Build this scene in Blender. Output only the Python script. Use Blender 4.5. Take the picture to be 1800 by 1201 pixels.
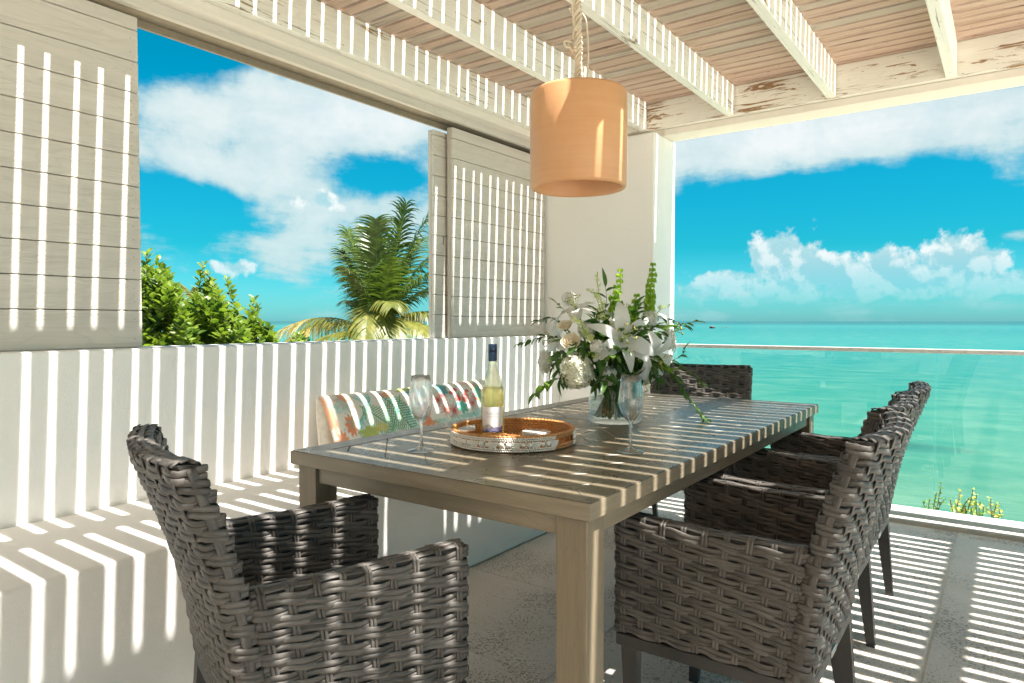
import bpy, bmesh, math, random
import numpy as np
from mathutils import Vector, Matrix
S = bpy.context.scene
for o in list(bpy.data.objects): bpy.data.objects.remove(o)
R = math.radians
rnd = random.Random(7)
PI = math.pi

# ------------------------------------------------------------------ camera
TH, PITCH, CH = R(35.9), math.atan(36.5/1210), 1.15
cam = bpy.data.objects.new('camera', bpy.data.cameras.new('camera'))
S.collection.objects.link(cam)
cam.data.sensor_width = 36; cam.data.lens = 24.2
cam.data.clip_start = 0.05; cam.data.clip_end = 20000
cam.location = (0, 0, CH)
cam.rotation_euler = (PI/2-PITCH, 0, TH-PI/2)
S.camera = cam
FW = Vector((math.cos(TH), math.sin(TH), 0)); RT = Vector((math.sin(TH), -math.cos(TH), 0)); UP = Vector((0, 0, 1))

# ------------------------------------------------------------------ light
sun_dir = Vector((-0.042, 0.472, -1)).normalized()
sl = bpy.data.lights.new('sun', 'SUN'); sl.energy = 4.4; sl.angle = R(0.53); sl.color = (1, 0.955, 0.89)
so = bpy.data.objects.new('sun', sl); S.collection.objects.link(so)
so.rotation_euler = sun_dir.to_track_quat('-Z', 'Y').to_euler(); so.location = (0, -4, 12)
S.view_settings.view_transform = 'Standard'; S.view_settings.look = 'None'
S.view_settings.gamma = 1; S.view_settings.use_curve_mapping = False
S.view_settings.exposure = 1.97
S.cycles.diffuse_bounces = 8; S.cycles.max_bounces = 16; S.cycles.transparent_max_bounces = 24; S.cycles.transmission_bounces = 12

class NT:
    """small helper round a node tree"""
    def __init__(s, tree): s.t = tree; tree.nodes.clear()
    def n(s, typ, *ins, out=0, **kw):
        nd = s.t.nodes.new(typ)
        named = kw.pop('ins', {})
        for k, v in kw.items(): setattr(nd, k, v)
        for i, v in enumerate(ins):
            if v is not None: s.put(nd.inputs[i], v)
        for k, v in named.items(): s.put(nd.inputs[k], v)
        return nd.outputs[out]
    def put(s, sock, v):
        if isinstance(v, bpy.types.NodeSocket): s.t.links.new(v, sock)
        else:
            if isinstance(v, (tuple, list)) and len(v) == 3 and sock.type == 'RGBA': v = (*v, 1)
            sock.default_value = v
    def m(s, op, a, b=0.0, c=0.0, clamp=False): return s.n('ShaderNodeMath', a, b, c, operation=op, use_clamp=clamp)
    def v(s, op, a, b=(0, 0, 0), out=0): return s.n('ShaderNodeVectorMath', a, b, operation=op, out=out)
    def ramp(s, fac, stops, interp='LINEAR'):
        nd = s.t.nodes.new('ShaderNodeValToRGB'); s.put(nd.inputs[0], fac)
        cr = nd.color_ramp; cr.interpolation = interp
        while len(cr.elements) < len(stops): cr.elements.new(0.5)
        for e, (p, c) in zip(cr.elements, stops):
            e.position = p; e.color = (c, c, c, 1) if isinstance(c, (int, float)) else (*c, 1)
        return nd.outputs[0]
    def mix(s, f, a, b, blend='MIX'):
        nd = s.t.nodes.new('ShaderNodeMix'); nd.data_type = 'RGBA'; nd.blend_type = blend
        s.put(nd.inputs[0], f); s.put(nd.inputs[6], a); s.put(nd.inputs[7], b); return nd.outputs[2]
    def noise(s, vec, scale=5, detail=4, rough=.55, dist=0.0, out=0):
        return s.n('ShaderNodeTexNoise', ins={'Vector': vec, 'Scale': scale, 'Detail': detail, 'Roughness': rough, 'Distortion': dist}, out=out)
    def mr(s, v, a, b, c=0., d=1.): return s.n('ShaderNodeMapRange', v, a, b, c, d)

def pixdir(px, py):
    v = FW*1.0 + RT*((px-900)/1210) + UP*((564-py)/1210)
    return v.normalized()

# ------------------------------------------------------------------ world
W = bpy.data.worlds.new('World'); S.world = W; W.use_nodes = True
w = NT(W.node_tree)
tc = w.n('ShaderNodeTexCoord')
sky = w.n('ShaderNodeTexSky', sky_type='NISHITA')
skn = sky.node; skn.sun_disc = False
skn.sun_elevation = math.asin(-sun_dir.z); skn.sun_rotation = math.atan2(-sun_dir.x, -sun_dir.y)
skn.altitude = 10; skn.air_density = 1.0; skn.dust_density = 0.6; skn.ozone_density = 1.5
sep = w.t.nodes.new('ShaderNodeSeparateXYZ'); w.put(sep.inputs[0], tc); z = sep.outputs[2]
zc = w.m('MAXIMUM', z, 0.0)
tint = w.ramp(zc, [(0.0, (0.22, .70, .92)), (0.10, (0.03, .55, .62)), (0.28, (0.0, .66, .72)), (0.5, (0.0, .62, .62)), (1.0, (0.10, .66, .68))])
blue = w.mix(1.0, sky, tint, 'MULTIPLY')
# cloud field: flattened projection of the direction so clouds get smaller towards the horizon
den = w.m('ADD', zc, 0.16)
inv = w.m('DIVIDE', 1.0, den)
pv = w.v('MULTIPLY', tc, w.n('ShaderNodeCombineXYZ', inv, inv, 0.0))
pv = w.n('ShaderNodeVectorMath', pv, w.n('ShaderNodeCombineXYZ', 0.0, 0.0, w.m('MULTIPLY', z, 3.0)), operation='ADD')
n1 = w.noise(pv, 1.5, 9, .60, 0.3)
n2 = w.noise(tc, 9.0, 9, .62, 0.2)
n3 = w.noise(tc, 26.0, 6, .6, 0.2)
def blob(px, py, rx, ry, amp):
    """a cloud bank: its direction in the sky and angular size"""
    c = pixdir(px, py)
    # local axes of the blob
    rt = Vector((c.y, -c.x, 0)).normalized(); up = rt.cross(c)
    d = w.v('SUBTRACT', tc, tuple(c))
    a = w.m('MULTIPLY', w.n('ShaderNodeVectorMath', d, tuple(rt), operation='DOT_PRODUCT', out=1), 1210/rx)
    b = w.m('MULTIPLY', w.n('ShaderNodeVectorMath', d, tuple(up), operation='DOT_PRODUCT', out=1), 1210/ry)
    r2 = w.m('ADD', w.m('MULTIPLY', a, a), w.m('MULTIPLY', b, b))
    g = w.m('EXPONENT', w.m('MULTIPLY', r2, -1.0))
    return w.m('MULTIPLY', g, amp)
BL = [(520, 205, 230, 70, .42), (400, 235, 150, 60, .30), (700, 225, 120, 50, .25), (470, 320, 150, 35, .20), (600, 370, 110, 45, .38), (540, 430, 160, 40, .25),
      (330, 455, 120, 30, .16), (510, 470, 40, 30, .15), (770, 330, 60, 60, .30), (280, 170, 60, 25, .2),
      (270, 60, 120, 70, -.5), (660, 320, 90, 35, -.45), (310, 350, 90, 35, -.35), (430, 500, 200, 45, -.2), (330, 395, 60, 30, -.2),
      (1300, 265, 180, 55, .42), (1520, 240, 200, 50, .30), (1700, 200, 160, 55, .35), (1220, 220, 90, 70, .3), (1780, 315, 50, 28, .32), (1500, 346, 60, 10, .30), (1790, 412, 30, 12, .35),
      (1500, 345, 300, 45, -.38), (1300, 390, 200, 40, -.30), (1650, 330, 80, 40, -.25), (1500, 590, 500, 38, -.1),
      (1500, 470, 400, 30, -.3), (330, 300, 110, 30, .22), (620, 190, 130, 50, .25), (720, 400, 60, 50, .2), (1600, 400, 170, 25, -.3)]
tot = None
for b in BL:
    g = blob(*b); tot = g if tot is None else w.m('ADD', tot, g)
dens = w.m('ADD', w.m('MULTIPLY', w.m('SUBTRACT', n1, .5), 1.5), w.m('MULTIPLY', w.m('SUBTRACT', n2, .5), .95))
dens = w.m('ADD', dens, w.m('MULTIPLY', w.m('SUBTRACT', n3, .5), .35))
dens = w.m('ADD', dens, tot)
dens = w.m('ADD', dens, -0.10)
cover = w.n('ShaderNodeMapRange', dens, -0.10, 0.34, 0.0, 1.0, interpolation_type='SMOOTHSTEP')
cover = w.m('MULTIPLY', cover, w.mr(z, 0.0, 0.07, 0.25, 0.97))
shade = w.mr(dens, 0.15, 0.75, 0.0, 1.0)
ccol = w.mix(shade, (3.2, 4.1, 4.2), (4.75, 4.95, 4.95))
ccol = w.mix(w.mr(n2, .35, .6), w.mix(1.0, ccol, (.86, .93, .96), 'MULTIPLY'), ccol)
haz = w.mr(z, 0.0, 0.22, 1.0, 0.0)
ccol = w.mix(w.m('MULTIPLY', haz, .45), ccol, (1.5, 3.6, 3.9))
# fair-weather cumulus standing low over the sea
CU = [(1370, 458, 56, 42, 1.1), (1435, 480, 80, 34, 1.0), (1400, 510, 190, 26, .75), (1550, 482, 60, 38, 1.0), (1500, 496, 90, 26, .8), (1690, 468, 56, 44, 1.1), (1650, 495, 90, 28, .85), (1285, 490, 75, 24, .85), (1235, 508, 90, 20, .7), (1610, 505, 120, 22, .75), (1780, 498, 90, 24, .75),
      (575, 356, 60, 24, .7), (400, 470, 60, 16, .55), (-200, 480, 160, 30, .8), (2100, 480, 150, 30, .8), (2500, 470, 160, 34, .8)]
ct = None
for b in CU:
    g = blob(*b); ct = g if ct is None else w.m('MAXIMUM', ct, g)
n4 = w.noise(tc, 21.0, 8, .58, 0.1); n5 = w.noise(w.v('ADD', tc, (.004, -.006, .012)), 21.0, 8, .58, 0.1)
cd2 = w.m('ADD', w.m('SUBTRACT', ct, .34), w.m('MULTIPLY', w.m('SUBTRACT', n4, .5), 1.5))
cov2 = w.n('ShaderNodeMapRange', cd2, -0.02, 0.16, 0.0, 1.0, interpolation_type='SMOOTHSTEP')
cov2 = w.m('MULTIPLY', cov2, w.mr(z, 0.025, 0.085, 0.12, 0.95))
lit = w.m('ADD', w.mr(w.m('SUBTRACT', n4, n5), -.05, .06), w.mr(cd2, .5, 0.0, -.25, .25))
c2 = w.mix(w.n('ShaderNodeClamp', lit), (2.2, 3.75, 4.1), (4.7, 5.1, 5.1))
final = w.mix(cov2, w.mix(cover, blue, ccol), c2)
bg = w.n('ShaderNodeBackground', final, 0.050)
wo = w.t.nodes.new('ShaderNodeOutputWorld'); w.put(wo.inputs[0], bg)

# ------------------------------------------------------------------ scene helpers
COL = S.collection
def newobj(name, me, parent=None, loc=None, rot=None, mat=None):
    o = bpy.data.objects.new(name, me); COL.objects.link(o)
    if parent is not None: o.parent = parent
    if loc is not None: o.location = loc
    if rot is not None: o.rotation_euler = rot
    if mat is not None and me is not None and not me.materials: me.materials.append(mat)
    return o
def tag(o, label=None, cat=None, group=None, kind=None):
    if label: o['label'] = label
    if cat: o['category'] = cat
    if group: o['group'] = group
    if kind: o['kind'] = kind
    return o
def thing(name, label, cat, loc=(0, 0, 0), rz=0, group=None):
    return tag(newobj(name, None, None, loc, (0, 0, rz)), label, cat, group)
def mesh(name, vs, fs, mat=None, smooth=False, uv=None):
    me = bpy.data.meshes.new(name)
    me.from_pydata([tuple(map(float, v)) for v in vs], [], [tuple(int(i) for i in f) for f in fs])
    if smooth: me.polygons.foreach_set('use_smooth', [True]*len(me.polygons))
    if uv is not None:
        l = me.uv_layers.new(name='UVMap'); idx = np.empty(len(me.loops), dtype=np.int32); me.loops.foreach_get('vertex_index', idx)
        l.data.foreach_set('uv', np.asarray(uv, dtype=np.float32)[idx].ravel())
    if mat: me.materials.append(mat)
    me.update(); return me
def bm_box(bm, lo, hi, bev=0.0, seg=2):
    lo, hi = Vector(lo), Vector(hi); c = (lo+hi)/2; d = hi-lo
    b = bmesh.new(); bmesh.ops.create_cube(b, size=1, matrix=Matrix.Translation(c) @ Matrix.Diagonal((d.x, d.y, d.z, 1)))
    if bev: bmesh.ops.bevel(b, geom=b.edges[:], offset=bev, segments=seg, affect='EDGES', profile=.5)
    t = bpy.data.meshes.new('t'); b.to_mesh(t); b.free(); bm.from_mesh(t); bpy.data.meshes.remove(t)
def boxmesh(name, lo, hi, mat, bev=0.0, seg=2):
    bm = bmesh.new(); bm_box(bm, lo, hi, bev, seg); me = bpy.data.meshes.new(name); bm.to_mesh(me); bm.free()
    me.materials.append(mat)
    return me
def box(name, lo, hi, mat, parent=None, bev=0.0, seg=2):
    """a box object with its origin at its own centre"""
    lo, hi = Vector(lo), Vector(hi); c = (lo+hi)/2
    return newobj(name, boxmesh(name, lo-c, hi-c, mat, bev, seg), parent, c)
def lathe(prof, n=40, close=False):
    vs, fs = [], []
    for r_, z_ in prof:
        for k in range(n):
            a = 2*PI*k/n; vs.append((r_*math.cos(a), r_*math.sin(a), z_))
    m = len(prof)
    for i in range(m-1 if not close else m):
        for k in range(n):
            a = i*n+k; b = i*n+(k+1) % n; c = ((i+1) % m)*n+(k+1) % n; d = ((i+1) % m)*n+k
            fs.append((a, b, c, d))
    return vs, fs
def tube(pts, r, n=6, taper=None, cap=True):
    pts = [Vector(p) for p in pts]; vs, fs = [], []
    prev = None
    for i, p in enumerate(pts):
        t = (pts[min(i+1, len(pts)-1)]-pts[max(i-1, 0)]).normalized()
        if prev is None:
            a = t.orthogonal().normalized()
        else:
            a = (prev-t*prev.dot(t)).normalized()
        prev = a; b = t.cross(a)
        rr = r*(taper[i] if taper else 1)
        for k in range(n):
            q = 2*PI*k/n; vs.append(p+a*math.cos(q)*rr+b*math.sin(q)*rr)
    for i in range(len(pts)-1):
        for k in range(n): fs.append((i*n+k, i*n+(k+1) % n, (i+1)*n+(k+1) % n, (i+1)*n+k))
    if cap:
        fs.append(tuple(range(n))[::-1]); fs.append(tuple((len(pts)-1)*n+k for k in range(n)))
    return vs, fs
class MB:
    def __init__(s): s.v = []; s.f = []
    def add(s, vf):
        n = len(s.v); s.v += list(vf[0]); s.f += [tuple(i+n for i in f) for f in vf[1]]
        return s
    def mesh(s, name, mat, smooth=True): return mesh(name, s.v, s.f, mat, smooth)
def bez(p0, p1, p2, n=10):
    p0, p1, p2 = Vector(p0), Vector(p1), Vector(p2)
    return [p0*(1-t)**2+p1*2*t*(1-t)+p2*t*t for t in [i/n for i in range(n+1)]]
def spline(pts, n=8):
    pts = [Vector(p) for p in pts]; out = []
    P = [pts[0]*2-pts[1]]+pts+[pts[-1]*2-pts[-2]]
    for i in range(1, len(P)-2):
        for k in range(n):
            t = k/n; a, b, c, d = P[i-1], P[i], P[i+1], P[i+2]
            out.append(.5*((2*b)+(c-a)*t+(2*a-5*b+4*c-d)*t*t+(3*b-a-3*c+d)*t**3))
    out.append(pts[-1]); return out

# ------------------------------------------------------------------ materials
def mat(name):
    m = bpy.data.materials.new(name); m.use_nodes = True; return m, NT(m.node_tree)
def finish(nt, base, rough=.6, bump=None, bstr=.3, bdist=.002, **ins):
    d = {'Base Color': base, 'Roughness': rough}; d.update(ins)
    p = nt.n('ShaderNodeBsdfPrincipled', ins=d).node
    if bump is not None:
        b = nt.n('ShaderNodeBump', ins={'Height': bump, 'Strength': bstr, 'Distance': bdist}); nt.put(p.inputs['Normal'], b)
    o = nt.t.nodes.new('ShaderNodeOutputMaterial'); nt.put(o.inputs[0], p.outputs[0]); return p
def objco(nt, rand=7.0, scale=(1, 1, 1)):
    """object coordinates shifted by a random amount per object"""
    c = nt.n('ShaderNodeTexCoord', out=3)
    if rand:
        ri = nt.n('ShaderNodeObjectInfo', out=5)
        rr = nt.m('MULTIPLY', ri, rand*10)
        c = nt.v('ADD', c, nt.n('ShaderNodeCombineXYZ', rr, nt.m('MULTIPLY', rr, 1.7), nt.m('MULTIPLY', rr, .6)))
    return nt.v('MULTIPLY', c, scale)
def geo(nt): return nt.n('ShaderNodeNewGeometry', out=0)
def rand(nt): return nt.n('ShaderNodeObjectInfo', out=5)
def plain(name, col, rough=.5, **k):
    m, n = mat(name); c = n.noise(geo(n), 40, 4)
    finish(n, n.mix(n.mr(c, .35, .65), tuple(x*.9 for x in col), tuple(min(1, x*1.06) for x in col)), rough, **k); return m

def stucco(name, col, grain=260):
    m, n = mat(name); g = geo(n)
    a = n.noise(g, 1.3, 4); b = n.noise(g, grain, 3, .6); c = n.noise(g, 14, 5, .6)
    base = n.mix(n.mr(a, .3, .7), tuple(x*.965 for x in col), col)
    base = n.mix(n.mr(c, .62, .8), base, tuple(x*.93 for x in col))
    sp = n.noise(g, 420, 2, .5)
    base = n.mix(n.mr(sp, .60, .74), base, tuple(x*.86 for x in col))
    finish(n, base, .85, bump=n.m('ADD', b, n.m('MULTIPLY', c, 1.5)), bstr=.5, bdist=.003); return m
M = {}
M['stucco'] = stucco('white_stucco', (.88, .865, .83))
M['stucco_cream'] = stucco('cream_stucco', (.80, .75, .67))
def wood(name, c1, c2, axis, worn=None, rough=.65, scale=1.0, bs=.35, knots=True, wthr=(.60, .66)):
    """painted or bare timber; grain runs along the axis 0, 1 or 2"""
    m, n = mat(name)
    s = [22*scale]*3; s[axis] = 1.3*scale
    co = objco(n, 3.0)
    sc = n.v('MULTIPLY', co, tuple(s))
    g1 = n.noise(sc, 1.0, 6, .65, .9)
    s2 = [150*scale]*3; s2[axis] = 4*scale
    g2 = n.noise(n.v('MULTIPLY', co, tuple(s2)), 1.0, 3, .6)
    # cathedral rings
    s3 = [6*scale]*3; s3[axis] = .8*scale
    rg = n.noise(n.v('MULTIPLY', co, tuple(s3)), 1.0, 2, .5, .4)
    ring = n.m('ABSOLUTE', n.m('SINE', n.m('MULTIPLY', rg, 70.0)))
    base = n.mix(n.mr(g1, .3, .7), c1, c2)
    base = n.mix(n.mr(ring, 0.25, 0.0, 0.0, .35), base, tuple(x*.75 for x in c1))
    base = n.mix(n.mr(g2, .55, .75, 0, .5), base, tuple(x*.72 for x in c1))
    base = n.mix(n.m('MULTIPLY', rand(n), .35), base, tuple(x*.85 for x in c2))
    if knots:
        vo = n.t.nodes.new('ShaderNodeTexVoronoi'); s4 = [7]*3; s4[axis] = 2.2
        n.put(vo.inputs['Vector'], n.v('MULTIPLY', co, tuple(s4)))
        base = n.mix(n.mr(vo.outputs['Distance'], .10, .04), base, tuple(x*.35 for x in c1))
    h = n.m('ADD', n.m('MULTIPLY', g2, .5), n.m('MULTIPLY', ring, .5))
    if worn:
        s5 = [30]*3; s5[axis] = 3.0
        wn = n.noise(n.v('MULTIPLY', co, tuple(s5)), 1.0, 7, .7, 1.2)
        big = n.noise(co, 2.2, 3, .5)
        wf = n.mr(n.m('ADD', wn, n.m('MULTIPLY', n.m('SUBTRACT', big, .5), .45)), wthr[0], wthr[1])
        base = n.mix(wf, base, n.mix(g1, worn, tuple(x*.45 for x in worn)))
        h = n.m('SUBTRACT', h, n.m('MULTIPLY', wf, 1.0))
        # hairline drying cracks
        s6 = [120]*3; s6[axis] = 2.4
        cr = n.noise(n.v('MULTIPLY', co, tuple(s6)), 1.0, 2, .5, .3)
        base = n.mix(n.mr(cr, .66, .71, 0, .75), base, tuple(x*.35 for x in worn))
    finish(n, base, rough, bump=h, bstr=bs, bdist=.003); return m
M['shutter'] = wood('shutter_board_paint', (.57, .535, .475), (.68, .645, .585), 0, bs=.5, knots=False)
M['shutter_v'] = wood('shutter_stile_paint', (.53, .49, .43), (.62, .58, .52), 2, knots=False)
M['rafter'] = wood('whitewashed_rafter', (.80, .79, .71), (.88, .865, .79), 0, worn=(.36, .24, .12), wthr=(.63, .68))
M['ledger_y'] = wood('whitewashed_ledger', (.78, .76, .67), (.87, .85, .77), 1, worn=(.42, .25, .12), wthr=(.565, .61))
M['slat'] = wood('weathered_slat', (.42, .28, .20), (.62, .47, .38), 1, worn=(.20, .09, .035), rough=.8, wthr=(.68, .8))
M['slat_grey'] = wood('grey_weathered_slat', (.40, .32, .25), (.55, .46, .38), 1, worn=(.16, .08, .04), rough=.8, wthr=(.68, .8))
M['table'] = wood('table_brushed_paint', (.235, .19, .128), (.32, .265, .188), 1, rough=.42, scale=2.2, bs=.10, knots=False)
M['table_x'] = wood('table_brushed_paint_long', (.235, .19, .128), (.32, .265, .188), 0, rough=.42, scale=2.2, bs=.10, knots=False)
M['table_leg'] = wood('table_leg_paint', (.20, .155, .10), (.275, .222, .15), 2, rough=.5, scale=2.2, bs=.12, knots=False)
def tabletop(name):
    m, n = mat(name); co = objco(n, 3.0)
    g = n.noise(n.v('MULTIPLY', co, (3, 90, 90)), 1, 4, .6)
    b = n.noise(co, 6, 5, .6)
    c = n.mix(n.mr(g, .3, .7), (.15, .118, .075), (.215, .178, .12))
    c = n.mix(n.mr(b, .4, .75, 0, .45), c, (.21, .18, .13))
    c = n.mix(n.m('MULTIPLY', rand(n), .5), c, (.115, .095, .065))
    r_ = n.mr(n.noise(geo(n), 9, 5, .6), .3, .7, .23, .38)
    finish(n, c, r_, bump=g, bstr=.04, bdist=.001, **{'Coat Weight': .06, 'Coat Roughness': .12}); return m
M['tabletop'] = tabletop('lacquered_plank')
# wicker: fibre streaks along each strand, uv in metres
def wicker():
    m, n = mat('grey_wicker'); uv = n.n('ShaderNodeUVMap')
    r_ = n.m('MULTIPLY', rand(n), 31.0)
    co = n.v('ADD', uv, n.n('ShaderNodeCombineXYZ', r_, r_, r_))
    a = n.noise(n.v('MULTIPLY', co, (6, 900, 1)), 1, 3, .6)
    b = n.noise(n.v('MULTIPLY', co, (16, 110, 1)), 1, 4, .6)
    c = n.mix(n.mr(b, .38, .64), (.036, .033, .030), (.142, .130, .118))
    c = n.mix(n.mr(a, .42, .62, 0, .75), c, (.035, .028, .024))
    c = n.mix(n.m('MULTIPLY', rand(n), .25), c, (.22, .20, .175))
    finish(n, c, .5, bump=a, bstr=.45, bdist=.0012, **{'Specular IOR Level': .4}); return m
M['wicker'] = wicker()
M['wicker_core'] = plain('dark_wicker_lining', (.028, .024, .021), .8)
M['leg'] = plain('charcoal_metal', (.035, .034, .033), .38)
M['metal'] = plain('brushed_metal', (.6, .6, .58), .3, Metallic=.9)
def floorm():
    m, n = mat('coral_stone'); co = objco(n, 5.0)
    a = n.noise(co, 3, 5, .6); b = n.noise(co, 120, 3, .6); c = n.noise(n.v('MULTIPLY', co, (1, .6, 1)), 170, 2, .55)
    reg = n.noise(co, 2.6, 3, .55)
    col = n.mix(n.mr(a, .3, .7), (.75, .665, .575), (.84, .765, .685))
    col = n.mix(n.mr(b, .45, .7, 0, .4), col, (.50, .415, .33))
    thr = n.mr(reg, .36, .58, .72, .53)
    pit = n.m('GREATER_THAN', c, thr)
    pits = n.mr(n.m('SUBTRACT', c, thr), 0.0, 0.035)
    col = n.mix(n.m('MULTIPLY', pits, .8), col, (.20, .135, .09))
    col = n.mix(n.m('MULTIPLY', rand(n), .25), col, (.60, .56, .50))
    finish(n, col, .8, bump=n.m('SUBTRACT', n.m('MULTIPLY', b, .3), pits), bstr=.6, bdist=.003); return m
M['floor'] = floorm()
M['grout'] = plain('sand_grout', (.70, .61, .52), .9)
M['kerb'] = stucco('grey_stone_kerb', (.44, .40, .34))
M['terracotta'] = None
def terracotta():
    m, n = mat('peach_clay'); g = n.n('ShaderNodeTexCoord', out=3)
    a = n.noise(n.v('MULTIPLY', g, (3, 3, 60)), 1, 4, .6); b = n.noise(g, 9, 4); sp = n.noise(g, 180, 2)
    c = n.mix(n.mr(a, .3, .7), (.62, .315, .145), (.655, .35, .17))
    c = n.mix(n.mr(b, .4, .8, 0, .5), c, (.70, .40, .21))
    c = n.mix(n.mr(sp, .72, .78, 0, .4), c, (.45, .22, .1))
    finish(n, c, .42, bump=a, bstr=.12, bdist=.002, **{'Specular IOR Level': .4}); return m
M['terracotta'] = terracotta()
M['rope'] = plain('cotton_rope', (.66, .57, .44), .9)
M['cream_cloth'] = plain('cream_canvas', (.72, .68, .60), .9)
def glassm(name, tr=(1, 1, 1), ior=1.5, rough=0.0, mixt=0.0):
    m, n = mat(name)
    g = n.n('ShaderNodeBsdfGlass', tr, rough, ior)
    if mixt:
        t = n.n('ShaderNodeBsdfTransparent', tr); g = n.n('ShaderNodeMixShader', mixt, g, t)
    o = n.t.nodes.new('ShaderNodeOutputMaterial'); n.put(o.inputs[0], g); return m
def thin_glass(name, tint, refl=1.0):
    m, n = mat(name)
    lw = n.n('ShaderNodeLayerWeight', .5, out=1)
    fr = n.m('MULTIPLY', n.m('ADD', n.m('MULTIPLY', n.m('POWER', lw, 5.0), .96), .04), refl)
    t = n.n('ShaderNodeBsdfTransparent', tint); g = n.n('ShaderNodeBsdfGlossy', (1, 1, 1), 0.0)
    o = n.t.nodes.new('ShaderNodeOutputMaterial'); n.put(o.inputs[0], n.n('ShaderNodeMixShader', fr, t, g)); return m
M['pane'] = thin_glass('balustrade_glass', (.955, .985, .97), .9)
def stem():
    m, n = mat('clear_stemware'); lw = n.n('ShaderNodeLayerWeight', .5, out=1)
    fr = n.m('ADD', n.m('MULTIPLY', n.m('POWER', lw, 2.6), .85), .05)
    t = n.n('ShaderNodeBsdfTransparent', (.94, .95, .95)); g = n.n('ShaderNodeBsdfGlossy', (1, 1, 1), 0.02)
    a = n.n('ShaderNodeMixShader', fr, t, g); b = n.n('ShaderNodeBsdfGlass', (1, 1, 1), 0.0, 1.45)
    o = n.t.nodes.new('ShaderNodeOutputMaterial'); n.put(o.inputs[0], n.n('ShaderNodeMixShader', .55, a, b)); return m
M['stemware'] = stem()
M['vase'] = thin_glass('vase_glass', (.96, .985, .98), 1.2)
M['water_in_vase'] = thin_glass('vase_water', (.96, .985, .97), .6)
M['bottle'] = glassm('pale_bottle_glass', (.985, .985, .93), 1.43, 0, .5)
M['wine'] = glassm('white_wine', (.97, .92, .66), 1.25, 0, .6)
M['cap'] = plain('navy_foil', (.012, .03, .07), .3)
M['ink'] = plain('grey_ink', (.42, .42, .43), .6)
M['rattan'] = None
def rattan():
    m, n = mat('honey_rattan'); g = objco(n, 1.0)
    a = n.noise(g, 260, 3); b = n.noise(g, 30, 3)
    c = n.mix(n.mr(a, .35, .65), (.38, .14, .035), (.62, .29, .09)); c = n.mix(n.mr(b, .4, .7, 0, .4), c, (.70, .38, .15))
    finish(n, c, .42, bump=a, bstr=.3, bdist=.001); return m
M['rattan'] = rattan()
M['shell'] = plain('ivory_shell', (.86, .82, .74), .35)
def marble():
    m, n = mat('white_marble'); g = geo(n); a = n.noise(g, 22, 6, .6, 1.5)
    v = n.m('ABSOLUTE', n.m('SUBTRACT', a, .5)); finish(n, n.mix(n.mr(v, 0, .06), (.50, .50, .50), (.80, .80, .78)), .2); return m
M['marble'] = marble()
def leafm(name, c1, c2, trans=.35, rough=.42, tt=(1.5, 1.6, .7)):
    m, n = mat(name); r_ = rand(n); g = geo(n)
    a = n.noise(g, 7.3, 2, .5)
    c = n.mix(n.mr(a, .35, .65), c1, c2); c = n.mix(n.m('MULTIPLY', r_, .4), c, c2)
    p = n.n('ShaderNodeBsdfPrincipled', ins={'Base Color': c, 'Roughness': rough})
    t = n.n('ShaderNodeBsdfTranslucent', n.mix(1.0, c, tt, 'MULTIPLY'))
    o = n.t.nodes.new('ShaderNodeOutputMaterial'); n.put(o.inputs[0], n.n('ShaderNodeMixShader', trans, p, t)); return m
M['leaf_dark'] = leafm('deep_green_leaf', (.035, .09, .018), (.07, .16, .032), .28)
M['leaf_mid'] = leafm('mid_green_leaf', (.08, .18, .025), (.17, .29, .045), .35)
M['leaf_shrub'] = leafm('shrub_leaf', (.03, .08, .012), (.22, .29, .045), .38, .35)
M['bells'] = leafm('lime_calyx', (.22, .38, .04), (.38, .52, .08), .4)
M['stem'] = leafm('green_stem', (.06, .12, .02), (.12, .19, .04), .1)
M['palm_dark'] = leafm('palm_green', (.028, .055, .014), (.10, .14, .025), .3)
M['palm_yellow'] = leafm('palm_yellow_green', (.075, .105, .018), (.20, .185, .035), .3)
M['palm_dry'] = leafm('palm_dry_tip', (.50, .34, .14), (.62, .48, .26), .3)
M['petal'] = leafm('white_petal', (.84, .83, .79), (.90, .89, .86), .35, .6, (1, .98, .92))
M['cream_petal'] = leafm('cream_petal', (.84, .76, .60), (.88, .83, .71), .3, .6, (1, .95, .8))
M['green_petal'] = leafm('lime_petal', (.48, .56, .18), (.66, .70, .34), .35, .5, (1.1, 1.1, .7))
M['floret'] = leafm('ivory_floret', (.76, .74, .60), (.86, .85, .76), .3, .6, (1, 1, .85))
M['anther'] = plain('olive_anther', (.42, .34, .06), .7)
M['bark'] = plain('grey_bark', (.13, .115, .075), .9)
M['yellow_leaf'] = leafm('yellow_green_leaf', (.30, .33, .06), (.52, .48, .10), .35)
M['rock'] = plain('dark_rock', (.11, .10, .09), .95)
M['sand'] = plain('pale_sand', (.52, .45, .33), .95)
def vcol(name, rough=.8):
    m, n = mat(name); a = n.n('ShaderNodeVertexColor'); a.node.layer_name = 'Col'
    wv = n.noise(n.n('ShaderNodeTexCoord', out=3), 900, 2)
    finish(n, a, rough, bump=wv, bstr=.2, bdist=.0008); return m
M['print'] = vcol('tropical_print_cloth'); M['labelpaper'] = vcol('bottle_label_paper', .5)
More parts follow.
